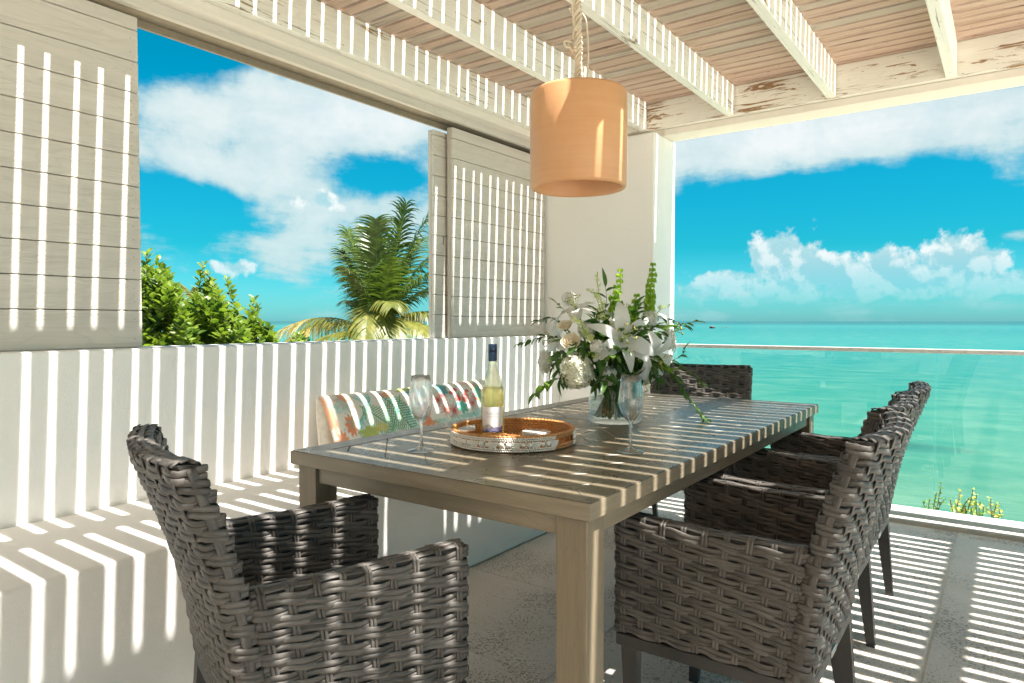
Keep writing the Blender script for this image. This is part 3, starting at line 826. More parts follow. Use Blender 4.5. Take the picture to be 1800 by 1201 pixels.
dup(ch, (2.550, .615, 0), R(89.5), 'middle one of the three wicker armchairs along the right side of the table')
dup(ch, (3.125, .625, 0), R(90), 'farthest of the three wicker armchairs along the right side of the table')
dup(ch, (3.66, 1.43, 0), R(190), 'wicker armchair at the far head of the table, only its back showing behind the flowers')

# ------------------------------------------------------------------ pendant lamp
LX, LY, LZ = 2.25, 1.322, 1.643
lp = thing('pendant_lamp', 'peach clay drum pendant lamp hanging on knotted rope above the table', 'lamp', (LX, LY, LZ))
Rr, Hh, th = .180, .357, .019
prof = [(Rr-th, .008), (Rr-th+.003, .002), (Rr-th/2, 0), (Rr-.004, .003), (Rr, .012), (Rr+.001, Hh*.5), (Rr, Hh-.012), (Rr-.006, Hh-.002), (Rr-.014, Hh), (.02, Hh), (.02, Hh-.016), (Rr-th, Hh-.016), (Rr-th, Hh*.5)]
v_, f_ = lathe(prof, 96, True)
newobj('lamp_shade', mesh('lamp_shade', v_, f_, M['terracotta'], True), lp)
v_, f_ = lathe([(0, Hh-.10), (.018, Hh-.10), (.02, Hh-.05), (.02, Hh-.02), (0, Hh-.02)], 20); newobj('lamp_socket', mesh('lamp_socket', v_, f_, M['leg'], True), lp)
v_, f_ = lathe([(0, Hh-.20), (.018, Hh-.195), (.03, Hh-.165), (.026, Hh-.13), (.014, Hh-.10), (0, Hh-.10)], 24); newobj('bulb', mesh('bulb', v_, f_, plain('opal_bulb', (.8, .8, .78), .3), True), lp)
def twist(p0, p1, n, rad, r_, turns, ph0=0.0, bulge=None):
    mb = MB(); p0, p1 = Vector(p0), Vector(p1)
    for s_ in range(n):
        pts = []
        for i in range(60):
            t = i/59; c = p0.lerp(p1, t); a = ph0+2*PI*s_/n+turns*2*PI*t
            rr = rad*(1+(bulge(t) if bulge else 0)); pts.append(c+Vector((math.cos(a)*rr, math.sin(a)*rr, 0)))
        mb.add(tube(pts, r_, 6))
    return mb
top = 2.66-LZ
mb = twist((0.004, 0, Hh-.01), (-.012, .006, top), 4, .0085, .0062, 9, bulge=lambda t: .5*math.sin(t*17)**2)
mb.add((twist((-.012, .004, Hh+.12), (-.016, .0, top), 2, .012, .004, 5)).__dict__.values() and (lambda q: (q.v, q.f))(twist((-.012, .004, Hh+.12), (-.016, .0, top), 2, .012, .004, 5)))
newobj('rope', mb.mesh('rope', M['rope']), lp)
kn = MB()
def knot(c, r_, th_, seed):
    r2 = random.Random(seed); c = Vector(c)
    for q in range(3):
        ax = Vector((r2.uniform(-1, 1), r2.uniform(-1, 1), r2.uniform(-.4, .4))).normalized(); a1 = ax.orthogonal().normalized(); a2 = ax.cross(a1)
        kn.add(tube([c+(a1*math.cos(i/14*2*PI)+a2*math.sin(i/14*2*PI)*.7)*r_ for i in range(15)], th_, 6))
knot(( .004, 0, Hh+.015), .024, .0065, 1); knot((-.004, 0, Hh+.045), .016, .006, 5); knot((-.018, .01, Hh+.165), .018, .006, 2)
kn.add(tube(spline([(-.01, .01, Hh+.17), (-.05, .025, Hh+.16), (-.045, .03, Hh+.185), (-.01, .0, Hh+.175)], 6), .0045, 6))
kn.add(tube(spline([(.01, 0, Hh+.03), (.045, -.03, Hh+.035), (.055, -.035, Hh+.015), (.03, -.02, Hh+.005)], 6), .0065, 6))
newobj('knot', kn.mesh('knot', M['rope']), lp)
cd = MB()
cd.add(tube(spline([(.02, -.012, Hh), (.035, -.02, Hh+.10), (.032, -.02, Hh+.22), (.02, -.01, Hh+.29), (.02, .05, Hh+.33), (.36, .25, 2.49-LZ)], 10), .0032, 6))
cd.add(tube(spline([(-.02, 0, Hh+.22), (-.03, .01, Hh+.3), (-.02, .01, Hh+.42), (-.012, .005, Hh+.5)], 8), .0035, 6))
newobj('power_cord', cd.mesh('power_cord', M['rope']), lp)
jb = tag(newobj('junction_box', boxmesh('junction_box', (-.035, -.03, -.028), (.035, .03, .0), plain('grey_plastic', (.42, .42, .40), .5), .006), None, (2.60, 1.56, 2.672)), 'small grey junction box under the slats behind the lamp rope', 'junction box')

# ------------------------------------------------------------------ cushions
def pillow(nx, ny, wx, hy, T, fill=.5):
    vs, fs = [], []; 
    for side in (1, -1):
        base = len(vs)
        for j in range(ny+1):
            for i in range(nx+1):
                u = -1+2*i/nx; v = -1+2*j/ny
                k = max(0, (1-u**6)*(1-abs(v)**2.6))**fill
                px_ = u*wx/2*(1-.03*(1-v*v)); py_ = v*hy/2*(1-.05*(1-abs(u)**3)*1.0)
                wr = .004*math.sin(u*19+v*3)*(1-k*.5)*math.cos(v*1.5)
                vs.append((px_, py_, side*(T/2*k+wr*k)))
        for j in range(ny):
            for i in range(nx):
                a_ = base+j*(nx+1)+i; q = (a_, a_+1, a_+nx+2, a_+nx+1); fs.append(q if side > 0 else q[::-1])
    return vs, fs
def paint(nx, ny):
    """tropical reef print: fern fronds, anemone bursts, fish and leaves"""
    img = np.ones((ny, nx, 3))*np.array([.80, .77, .68]); yy, xx = np.mgrid[0:ny, 0:nx].astype(float)
    s = ny/150.
    def blend(mk, c, a_=1.0): img[:] = img*(1-(mk*a_)[..., None])+np.array(c)*(mk*a_)[..., None]
    def line(x0, y0, x1, y1, w_, c, a_=.9):
        dx, dy = x1-x0, y1-y0; l2 = dx*dx+dy*dy+1e-6
        bx0, bx1 = int(max(0, min(x0, x1)-w_-2)), int(min(nx, max(x0, x1)+w_+3)); by0, by1 = int(max(0, min(y0, y1)-w_-2)), int(min(ny, max(y0, y1)+w_+3))
        if bx1 <= bx0 or by1 <= by0: return
        X = xx[by0:by1, bx0:bx1]; Y = yy[by0:by1, bx0:bx1]
        t = np.clip(((X-x0)*dx+(Y-y0)*dy)/l2, 0, 1); d = np.hypot(X-x0-t*dx, Y-y0-t*dy)
        mk = np.clip(w_+.6-d, 0, 1)*a_; sub = img[by0:by1, bx0:bx1]; sub[:] = sub*(1-mk[..., None])+np.array(c)*mk[..., None]
    def ell(cx, cy, rx, ry, c, a_=.85, rag=.0, n_=7, ph=0):
        X, Y = (xx-cx*s)/(rx*s), (yy-cy*s)/(ry*s); r_ = np.hypot(X, Y)+rag*np.sin(np.arctan2(Y, X)*n_+ph); blend(np.clip((1-r_)*6, 0, 1), c, a_)
    def fern(x0, y0, x1, y1, wl, c):
        x0, y0, x1, y1, wl = [q*s for q in (x0, y0, x1, y1, wl)]
        line(x0, y0, x1, y1, 1.3*s, c); n_ = 17; d = np.hypot(x1-x0, y1-y0); ux, uy = (x1-x0)/d, (y1-y0)/d
        for i in range(1, n_):
            t = i/n_; bx, by = x0+(x1-x0)*t, y0+(y1-y0)*t; l_ = wl*math.sin(PI*(.15+.8*t))
            for sg in (-1, 1):
                ex, ey = bx+(ux*.55-uy*sg)*l_, by+(uy*.55+ux*sg)*l_; line(bx, by, ex, ey, .95*s, c, .9)
                for q in (.35, .6, .85):
                    mx, my = bx+(ex-bx)*q, by+(ey-by)*q; line(mx, my, mx+ux*4*s, my+uy*4*s, .4*s, c, .7)
    def burst(cx, cy, r_, c):
        for i in range(20):
            a_ = i/20*2*PI+cx; rr = r_*(.75+.25*math.sin(i*2.3)); line(cx*s, cy*s, (cx+rr*math.cos(a_))*s, (cy+rr*math.sin(a_))*s, .75*s, c, .85)
        ell(cx, cy, r_*.38, r_*.38, c)
    gr, dg, te, rd, og, li, aq, bl = (.10, .38, .20), (.03, .30, .17), (.10, .48, .42), (.62, .06, .05), (.72, .22, .07), (.42, .50, .09), (.38, .68, .66), (.02, .32, .58)
    rr = random.Random(4)
    _l, _e, _f, _b = line, ell, fern, burst
    mx = lambda x: 520*(max(x, 0)/520)**.72
    def ell(cx, cy, rx, ry, c, a_=.85, rag=.0, n_=7, ph=0): _e(mx(cx), cy*.70, rx*1.3, ry*.85, c, a_, rag, n_, ph)
    def fern(x0, y0, x1, y1, wl, c): _f(mx(x0), y0*.7, mx(x1), y1*.78, wl*1.15, c)
    def burst(cx, cy, r_, c): _b(mx(cx), cy*.72, r_*1.1, c)
    for cx, cy in ((70, 20), (200, 15), (330, 40), (415, 20), (440, 90)):      # pale aqua swirls
        for i in range(7):
            pts = [(cx+i*4-12+18*math.sin(t*.9+i*.25), cy-10+t*14) for t in np.linspace(0, 8, 14)]
            for p, q in zip(pts[:-1], pts[1:]): line(p[0]*s, p[1]*s, q[0]*s, q[1]*s, 1.8*s, aq if i % 2 else te, .6)
    fern(118, 30, 60, 140, 26, gr); fern(75, 20, 120, 135, 28, dg); fern(28, 50, 75, 120, 22, gr); fern(470, 20, 500, 120, 24, gr); fern(455, 40, 440, 110, 20, dg)
    ell(30, 128, 20, 14, li, .9, .18, 5); ell(50, 120, 15, 12, (.62, .55, .15), .7, .15, 5); ell(14, 30, 12, 26, og, .7, .2, 7); ell(10, 100, 9, 26, og, .85, .15, 9)
    ell(90, 22, 14, 9, og, .7, .2, 9); ell(150, 12, 26, 12, li, .85, .2, 6); ell(172, 26, 26, 14, bl, .85, .22, 9); ell(186, 40, 16, 9, bl, .85, .2, 7)
    ell(166, 74, 17, 15, (.15, .40, .62), .9, .04, 9); ell(170, 74, 10, 9, (.75, .35, .6), .55); ell(166, 74, 5, 12, (.8, .8, .9), .6)
    ell(170, 108, 9, 24, og, .85, .25, 7); ell(172, 134, 26, 7, og, .9, .2, 9); ell(150, 100, 8, 22, (.78, .70, .2), .6, .1, 5)
    for cx, cy, r_ in ((222, 62, 16), (244, 48, 17), (238, 96, 20), (268, 104, 22), (300, 62, 14), (352, 88, 22), (378, 70, 18), (335, 56, 14)): burst(cx, cy, r_, rd)
    ell(256, 24, 14, 22, (.03, .28, .3), .85, .12, 6); ell(305, 100, 13, 18, (.04, .42, .28), .9, .2, 6); ell(400, 62, 14, 28, (.06, .45, .32), .8, .2, 8); ell(420, 84, 22, 11, li, .8, .2, 7)
    ell(440, 62, 20, 10, li, .8, .2, 7); ell(395, 26, 22, 9, og, .55, .25, 8); ell(360, 14, 20, 8, (.8, .4, .3), .5, .2, 8); ell(503, 14, 18, 11, li, .7, .2, 6); ell(318, 130, 30, 8, te, .6, .2, 8); ell(210, 134, 20, 8, te, .5, .2, 8)
    _e(3, 40, 6, 40, og, .7, .2, 7, 0); _e(9, 96, 9, 20, og, .8, .2, 9, 0); _e(28, 30, 22, 14, aq, .6, .2, 5, 0); _e(40, 66, 16, 12, te, .4, .2, 5, 0)
    for i in range(420):
        x, y = rr.uniform(0, 520), rr.uniform(0, 150); c = rr.choice([gr, te, og, aq, li, rd]); line(x*s, y*s, (x+rr.uniform(-5, 5))*s, (y+rr.uniform(-5, 5))*s, .8*s, c, .6)
    return np.clip(img, 0, 1)
NX, NY = 480, 138
cvs, cfs = pillow(NX, NY, 1.30, .375, .15)
me = mesh('cushion_cover', cvs, cfs, M['print'], True)
img = paint(NX+1, NY+1); ca = me.color_attributes.new('Col', 'FLOAT_COLOR', 'POINT')
nv = (NX+1)*(NY+1); cc = np.ones((len(me.vertices), 4), dtype=np.float32)
cc[:nv, :3] = img[::-1].reshape(-1, 3); cc[nv:, :3] = img[::-1].reshape(-1, 3)
ca.data.foreach_set('color', cc.ravel())
cu = newobj('printed_cushion', me, None, (2.725, 2.545, .626), (R(66), 0, 0))
tag(cu, 'long lumbar cushion with green and red tropical reef print on the bench', 'cushion')
v_, f_ = pillow(40, 40, .34, .34, .10)
o = newobj('plain_cushion', mesh('plain_cushion', v_, f_, M['cream_cloth'], True), None, (2.285, 2.675, .612), (R(84), 0, 0)); tag(o, 'plain off-white cushion tucked behind the left end of the printed one', 'cushion')

# ------------------------------------------------------------------ tray and what is on it
TC = (1.832, 1.322)
ty = thing('rattan_tray', 'round honey rattan tray rimmed with white shells on the table', 'tray', (TC[0], TC[1], TZ))
TR = .198
def coil(R_, z_, r_, amp, n_, ph=0.0, a0=0.0, a1=2*PI):
    pts = []; m_ = 360
    mb = MB(); vs, fs = [], []; nseg = int(m_*(a1-a0)/(2*PI)); full = (a1-a0) > 6.2
    for i in range(nseg+(0 if full else 1)):
        a_ = a0+(a1-a0)*i/nseg; rr = r_*(1+amp*math.cos(a_*n_+ph))
        for k in range(6):
            q = 2*PI*k/6; R2 = R_+rr*math.cos(q); vs.append((R2*math.cos(a_), R2*math.sin(a_), z_+rr*math.sin(q)))
    cnt = nseg+(0 if full else 1)
    for i in range(nseg):
        j = (i+1) % cnt
        for k in range(6): fs.append((i*6+k, j*6+k, j*6+(k+1) % 6, i*6+(k+1) % 6))
    return vs, fs
ha = math.atan2(-.81, .586)   # handle faces right
def handle_gap(i):            # slots in the middle coils at both handles
    return 2 <= i <= 4
mb = MB()
vdir = math.atan2(-FW.y, -FW.x)       # towards the camera
hA = vdir+R(56); hB = hA+PI
for i in range(7):
    z_ = .006+i*.0070
    if handle_gap(i):
        for h in (hA, hB): mb.add(coil(TR, z_, .0042, .22, 90, (i % 2)*PI, h+R(15), h+PI-R(15)))
    else: mb.add(coil(TR, z_, .0042 if i < 6 else .0058, .22, 90, (i % 2)*PI))
newobj('coiled_wall', mb.mesh('coiled_wall', M['rattan']), ty)
mb = MB()
for q in range(-13, 14):
    for s_ in (0, 1):
        o_ = q*.0145; l_ = math.sqrt(max(TR**2-o_**2, 0))-.003
        if l_ < .02: continue
        pts = [((o_ if s_ else -l_+2*l_*t/14), (-l_+2*l_*t/14 if s_ else o_), .0032+.0012*math.cos(PI*(t+q+s_))) for t in range(15)]
        mb.add(tube(pts, .0024, 4))
newobj('woven_base', mb.mesh('woven_base', M['rattan']), ty)
v_, f_ = lathe([(0, .0008), (TR-.003, .0008), (TR-.003, .0024), (0, .0024)], 60); newobj('base_board', mesh('base_board', v_, f_, M['tabletop']), ty)
def blobv(c, rx, ry, rz_, a_):
    """shell bead on the wall at angle a_, local axes tangent / up / outward"""
    tx = Vector((-math.sin(a_), math.cos(a_), 0)); nx = Vector((math.cos(a_), math.sin(a_), 0)); vs, fs = [], []
    for i in range(5):
        t = PI*i/4
        for k in range(8):
            p = 2*PI*k/8; vs.append(c+tx*(rx*math.sin(t)*math.cos(p))+UP*(ry*math.sin(t)*math.sin(p))+nx*(rz_*math.cos(t)))
    for i in range(4):
        for k in range(8): fs.append((i*8+k, i*8+(k+1) % 8, (i+1)*8+(k+1) % 8, (i+1)*8+k))
    return vs, fs
sh = MB(); r5 = random.Random(11)
def onwall(a_, z_, o_=.0045): return Vector((math.cos(a_)*(TR+o_), math.sin(a_)*(TR+o_), z_))
for h in (hA, hB):
    aa = h+R(17); end_ = h+PI-R(17); st_ = .0068/TR; a_ = aa
    while a_ < end_:
        for z_ in (.0065, .0125, .0385, .0445): sh.add(blobv(onwall(a_+(st_/2 if z_ in (.0125, .0445) else 0), z_), .0037, .0034, .0034, a_))
        a_ += st_
    a_ = aa; kind = 0
    while a_ < end_-.05:
        kind += 1
        if kind % 3 == 0:      # a fan of small cowrie shells
            for q in range(-3, 4):
                fa = a_+.055+q*.013
                for u in (0, 1, 2): sh.add(blobv(onwall(fa+q*.0045*u, .0185+u*.0058), .0022+.0003*u, .0048, .003, fa))
            a_ += .125
        else:                  # big round shells
            rr = r5.uniform(.0075, .0105); sh.add(blobv(onwall(a_+rr/TR, .0255+r5.uniform(-.0012, .0012)), rr, rr*.98, .0055, a_))
            for dz in (-1, 1): sh.add(blobv(onwall(a_+2.05*rr/TR, .0255+dz*.0075), .0035, .0035, .003, a_))
            a_ += 2.15*rr/TR
    sh.add(coil(TR+.002, .0255, .0028, .2, 120, 0, aa, end_))
o = newobj('shell_band', sh.mesh('shell_band', M['shell']), ty); o['kind'] = 'stuff'
for c_, a_ in ((TR-.05, 0), ):
    pass
dk = thing('marble_coaster', 'round white marble coaster lying in the tray beside the bottle', 'coaster', (1.945, 1.305, TZ+.006))
for i, zz_ in enumerate((0, .0095)):
    v_, f_ = lathe([(0, zz_), (.047, zz_), (.0495, zz_+.0015), (.0495, zz_+.0075), (.047, zz_+.009), (0, zz_+.009)], 48)
    newobj('disc', mesh('disc', v_, f_, M['marble'], True), dk)
BX, BY = 1.872, 1.437; BXY = Vector((BX, BY, 0))
bt = thing('wine_bottle', 'clear bottle of white wine with navy cap standing in the tray', 'bottle', (BX, BY, TZ+.006), vdir)
br = .0405
outer = [(0, .004), (.025, .003), (.033, .0), (br-.001, .004), (br, .012), (br, .145), (br-.0015, .158), (br-.006, .178), (br-.0135, .200), (br-.020, .222), (.0155, .240), (.0145, .262), (.0140, .295), (.0145, .300), (.0145, .306)]
inner = [(.0115, .306), (.0115, .262), (.0125, .240), (br-.022, .222), (br-.0158, .200), (br-.0085, .178), (br-.004, .158), (br-.0025, .145), (br-.0025, .014), (.028, .009), (0, .014)]
v_, f_ = lathe(outer+inner, 48); newobj('bottle_glass', mesh('bottle_glass', v_, f_, M['bottle'], True), bt)
wi = [(0, .0145), (.028, .0095), (br-.0028, .0145), (br-.0028, .145), (br-.0043, .158), (br-.0060, .166), (0, .166)]
v_, f_ = lathe(wi, 40); newobj('wine', mesh('wine', v_, f_, M['wine'], True), bt)
v_, f_ = lathe([(0, .3145), (.0135, .3145), (.0152, .313), (.0152, .287), (.0147, .2865), (.0152, .286), (.0152, .262), (.0148, .256), (.0148, .2555)], 40)
newobj('screw_cap', mesh('screw_cap', v_, f_, M['cap'], True), bt)
ln, lh = 120, 130
vs, fs = [], []; limg = np.ones((lh+1, ln+1, 3))*np.array([.80, .79, .78]); r6 = random.Random(3)
ph = [r6.uniform(0, 6) for _ in range(6)]
for j in range(lh+1):
    for i in range(ln+1):
        u = i/ln-.5; v = j/lh; a_ = u*R(112)
        vs.append(((br+.0006)*math.cos(a_), (br+.0006)*math.sin(a_), .016+.086*v))
        y = 1-v
        rid1 = .17+.05*math.sin(u*9+ph[0])+.025*math.sin(u*31+ph[1]); rid2 = .26-.16*abs(u+.5)+.02*math.sin(u*40); rid3 = .10+.13*(u+.5)+.02*math.sin(u*27+ph[2])
        c = None
        if v < .34-.34*abs(u+.18)*1.6+.015*math.sin(u*55): c = (.42, .42, .40)
        if v < rid2*.95: c = (.30, .29, .28) if math.sin(u*60+v*110) > -.2 else (.72, .70, .66)
        if v < rid1: c = (.06, .06, .07) if math.sin(u*33+v*90+ph[3]) > .1 else (.45, .42, .36)
        if v < rid3: c = (.16, .15, .30) if math.sin(u*50-v*60) > 0 else (.28, .27, .46)
        if v < .045+.02*math.sin(u*20): c = (.03, .03, .08)
        if c: limg[j, i] = c
for j in range(lh):
    for i in range(ln): k = j*(ln+1)+i; fs.append((k, k+1, k+ln+2, k+ln+1))
me = mesh('label', vs, fs, M['labelpaper'], True); ca = me.color_attributes.new('Col', 'FLOAT_COLOR', 'POINT')
cc = np.ones((len(vs), 4), dtype=np.float32); cc[:, :3] = limg.reshape(-1, 3); ca.data.foreach_set('color', cc.ravel())
lb = newobj('label', me, bt)
def text(txt, size, zc_, parent, spacing=1.0):
    cu_ = bpy.data.curves.new('t', 'FONT'); cu_.body = txt; cu_.size = size; cu_.align_x = 'CENTER'; cu_.space_character = spacing
    to = bpy.data.objects.new('t', cu_); COL.objects.link(to); bpy.context.view_layer.update()
    me_ = bpy.data.meshes.new_from_object(to.evaluated_get(bpy.context.evaluated_depsgraph_get())); bpy.data.objects.remove(to)
    for v in me_.vertices:
        a_ = v.co.x/(br+.001); v.co = Vector(((br+.0010)*math.cos(a_), (br+.0010)*math.sin(a_), zc_+v.co.y))
    me_.materials.clear(); me_.materials.append(M['ink']); me_.name = 'lettering'; newobj('lettering', me_, parent)
text('Ramseys', .0125, .077, lb, 1.05); text('Shara Bay', .0088, .067, lb, 1.1)

def glass(px_, py_, label):
    g = thing('wine_glass', label, 'wine glass', (px_, py_, TZ+.0005), 0, 'empty stemmed wine glasses on the table')
    oo = [(0, 0), (.040, 0), (.0415, .001), (.040, .0022), (.022, .0052), (.010, .010), (.0052, .018), (.0042, .035), (.0042, .070), (.0052, .084), (.010, .0935), (.020, .103), (.0295, .118), (.0355, .138), (.0372, .158), (.0355, .185), (.0315, .212), (.0290, .232)]
    ii = [(.0281, .232), (.0304, .212), (.0343, .185), (.0360, .158), (.0343, .138), (.0282, .119), (.0185, .106), (.008, .0995), (0, .098)]
    v_, f_ = lathe(oo+ii, 48)
    newobj('glass_body', mesh('glass_body', v_, f_, M['stemware'], True), g)
glass(1.545, 1.464, 'empty stemmed wine glass left of the tray, by the printed cushion')
glass(1.905, .932, 'empty stemmed wine glass right of the tray, in front of the flower vase')

# ------------------------------------------------------------------ bouquet
VX, VY = 2.448, 1.268
VD = Vector((VX, VY, 0)).dot(FW)
def V(px, py, dd=0.0):
    d = VD+dd; return FW*d+RT*((px-900)/1210*d)+UP*(CH+(564-py)/1210*d)
vz = thing('glass_vase', 'clear glass cylinder vase holding the white flower arrangement', 'vase', (VX, VY, TZ+.0005))
vr = .104
v_, f_ = lathe([(0, 0), (vr-.008, 0), (vr-.001, .003), (vr+.002, .010), (vr, .02), (vr-.002, .10), (vr, .192), (vr-.002, .194), (vr-.0045, .192), (vr-.006, .10), (vr-.005, .024), (vr-.012, .017), (0, .016)], 64)
newobj('vase_glass', mesh('vase_glass', v_, f_, M['vase'], True), vz)
v_, f_ = lathe([(0, .0165), (vr-.0125, .0175), (vr-.0055, .0245), (vr-.0065, .10), (vr-.0062, .135), (0, .135)], 64); newobj('vase_water', mesh('vase_water', v_, f_, M['water_in_vase'], True), vz)
VB = Vector((VX, VY, TZ)); rb = random.Random(21)
def stempath(tip, seed=0, lean=None):
    """a stem from the vase floor through its mouth out to the tip"""
    tip = Vector(tip); d = tip-(VB+UP*.19); dh = Vector((d.x, d.y, 0)); 
    u = dh.normalized() if dh.length > .01 else Vector((1, 0, 0))
    r2 = random.Random(seed); side = Vector((-u.y, u.x, 0))*r2.uniform(-.05, .05)
    foot = VB-u*r2.uniform(.03, .078)+side+UP*.022
    mouth = VB+u*min(.085, dh.length*.6)+side*.5+UP*.195
    mid = mouth+(tip-mouth)*.5+UP*(.03 if d.z > 0 else .06)
    return spline([foot, (foot+mouth)/2, mouth, mid, tip], 7)
def leafmesh(L_, W_, curl, fold, n_=6, tipp=1.0, mat_=None, wav=0.0):
    vs, fs = [], []
    for i in range(n_+1):
        t = i/n_; w_ = W_*math.sin(PI*min(1, t**.75*.97+.03))**.9*(1 if t < .98 else .3)+.0004
        x = L_*t*math.cos(curl*t*.5); z_ = -L_*t*math.sin(curl*t*.5)
        dz = fold*w_; wz = wav*math.sin(t*9)
        vs += [(x, -w_/2, z_+dz+wz), (x, 0, z_), (x, w_/2, z_+dz-wz)]
    for i in range(n_):
        a_ = i*3; fs += [(a_, a_+1, a_+4, a_+3), (a_+1, a_+2, a_+5, a_+4)]
    return mesh('leaf', vs, fs, mat_, True)
def orient(d, roll=0.0, up=UP):
    """euler with local x along d and local z near up"""
    d = Vector(d).normalized(); y = up.cross(d); y = y.normalized() if y.length > 1e-3 else d.orthogonal().normalized(); z_ = d.cross(y)
    m_ = Matrix((d, y, z_)).transposed() @ Matrix.Rotation(roll, 3, 'X'); return m_.to_euler()
LM = {}
def leaf_at(parent, base, p, d, L_, W_, key, mat_, roll=0.0, curl=.5):
    L_ = round(L_/.012)*.012 or .012; kk = (key, L_)
    if kk not in LM: LM[kk] = leafmesh(L_, L_*W_, curl, .25, 6, 1, mat_)
    o = newobj('leaf', LM[kk], parent, Vector(p)-Vector(base), orient(d, roll)); return o
def lily(center, facing, size, label, seed, openness=1.0, roll=0.0):
    r2 = random.Random(seed); c = Vector(center); fa = Vector(facing).normalized()
    t = thing('lily', label, 'flower', c, 0, 'white lilies in the vase')
    path = stempath(c-fa*.05, seed); mb = MB(); mb.add(tube([p-c for p in path]+[Vector((0, 0, 0))-fa*.03], .0032, 6)); newobj('stem', mb.mesh('stem', M['stem']), t)
    a1 = fa.orthogonal().normalized(); a2 = fa.cross(a1)
    for k in range(6):
        ang = roll+k*PI/3+r2.uniform(-.08, .08); u = a1*math.cos(ang)+a2*math.sin(ang); s_ = fa.cross(u)
        inner_ = k % 2 == 0; Wd = size*(.44 if inner_ else .30); Ln = size*r2.uniform(.95, 1.1); n_ = 12; m_ = 6; vs, fs = [], []
        rec = r2.uniform(.7, 1.25)*openness
        for i in range(n_+1):
            q = i/n_
            # profile: out of a throat, opening wide and curling back at the tip
            ax = (-.42*(1-q)**2+.10*math.sin(q*PI)-.34*rec*q**3)*size; ra = (.06+.94*q**(1.05 if openness > .7 else 1.6))*Ln*(.75+.25*openness)
            wdt = Wd*math.sin(PI*min(.999, .06+.92*q**.85))**.75*.5
            for j in range(m_+1):
                v = -1+2*j/m_; edge = .10*wdt*math.sin(q*17+k*2+v*2)*abs(v)**2
                cup = -abs(v)**2*wdt*(.35-.55*q)+(.05*wdt if abs(v) < .2 else 0)
                vs.append(u*ra+fa*(ax-cup+edge)+s_*(v*wdt))
        for i in range(n_):
            for j in range(m_): a_ = i*(m_+1)+j; fs.append((a_, a_+1, a_+m_+2, a_+m_+1))
        newobj('petal', mesh('petal', vs, fs, M['petal'], True), t)
    mb = MB(); ab = MB()
    for k in range(6):
        ang = k*PI/3+.3; u = a1*math.cos(ang)+a2*math.sin(ang); tip = fa*size*.34+u*size*.26
        mb.add(tube(bez(-fa*size*.35, fa*size*.15, tip, 6), .0011, 5)); d = fa.cross(u)*.008; ab.add(tube([tip-d, tip, tip+d], .0022, 6))
    mb.add(tube(bez(-fa*size*.35, fa*size*.2+a1*.006, fa*size*.52+a1*.01, 6), .0018, 6))
    newobj('filament', mb.mesh('filament', M['green_petal']), t); newobj('anther', ab.mesh('anther', M['anther']), t)
    return t
cdir = -FW
lily(V(1098, 592, -.165), cdir+RT*.05+UP*.25, .138, 'largest white lily, facing the camera at the front of the bouquet', 31, 1.0, .35)
lily(V(1158, 632, -.10), cdir*.8+RT*.6-UP*.25, .125, 'white lily on the right side of the bouquet, nodding down and right', 32, .9, .2)
lily(V(1012, 540, -.02), UP*.9-RT*.35+cdir*.2, .115, 'white lily at the upper left of the bouquet, curled open upward', 33, .65, .5)
lily(V(1098, 556, .06), UP*.7+cdir*.5+RT*.1, .110, 'white lily at the top centre, behind the largest one', 34, .8, .1)
lily(V(974, 598, .0), -RT*.9+cdir*.4+UP*.1, .105, 'white lily at the far left of the bouquet, seen from the side', 35, .7, .4)
lily(V(1128, 668, -.06), cdir*.6-UP*.8+RT*.3, .115, 'white lily hanging below the nodding one over the vase rim', 36, .75, .0)
lily(V(1182, 582, .05), RT*.9+UP*.3+cdir*.3, .100, 'half-hidden white lily at the right, against the pier edge', 37, .8, .3)
def rose(center, facing, size, label, seed, m_='cream_petal'):
    r2 = random.Random(seed); c = Vector(center); fa = Vector(facing).normalized(); t = thing('rose', label, 'flower', c)
    mb = MB(); mb.add(tube([p-c for p in stempath(c-fa*.02, seed)], .003, 6)); newobj('stem', mb.mesh('stem', M['stem']), t)
    a1 = fa.orthogonal().normalized(); a2 = fa.cross(a1)
    for k in range(17):
        ring = k/17; ang = k*2.4; ra = size*(.12+.42*ring); hgt = size*(.55-.18*ring); W_ = size*(.35+.45*ring); vs, fs = [], []
        for i in range(7):
            q = i/6
            for j in range(7):
                v = -1+2*j/6; a_ = ang+v*W_/(ra+.35*size)*(.5+.5*math.sin(q*PI*.6))
                rr = ra*(.25+.75*math.sin(q*PI*.55))+(size*.16*ring*max(0, q-.7)*3)+.02*size*math.sin(v*5+k)
                vs.append((a1*math.cos(a_)+a2*math.sin(a_))*rr+fa*(hgt*q-.25*size-abs(v)**3*.12*size))
        for i in range(6):
            for j in range(6): b_ = i*7+j; fs.append((b_, b_+1, b_+8, b_+7))
        newobj('petal', mesh('petal', vs, fs, M[m_], True), t)
rose(V(1003, 600, -.12), cdir*.7+UP*.5-RT*.2, .062, 'open cream rose at the left front of the bouquet, above the hydrangea', 41)
rose(V(994, 572, -.08), cdir*.5+UP*.8-RT*.3, .050, 'smaller cream rose tucked just above the open cream one', 42)
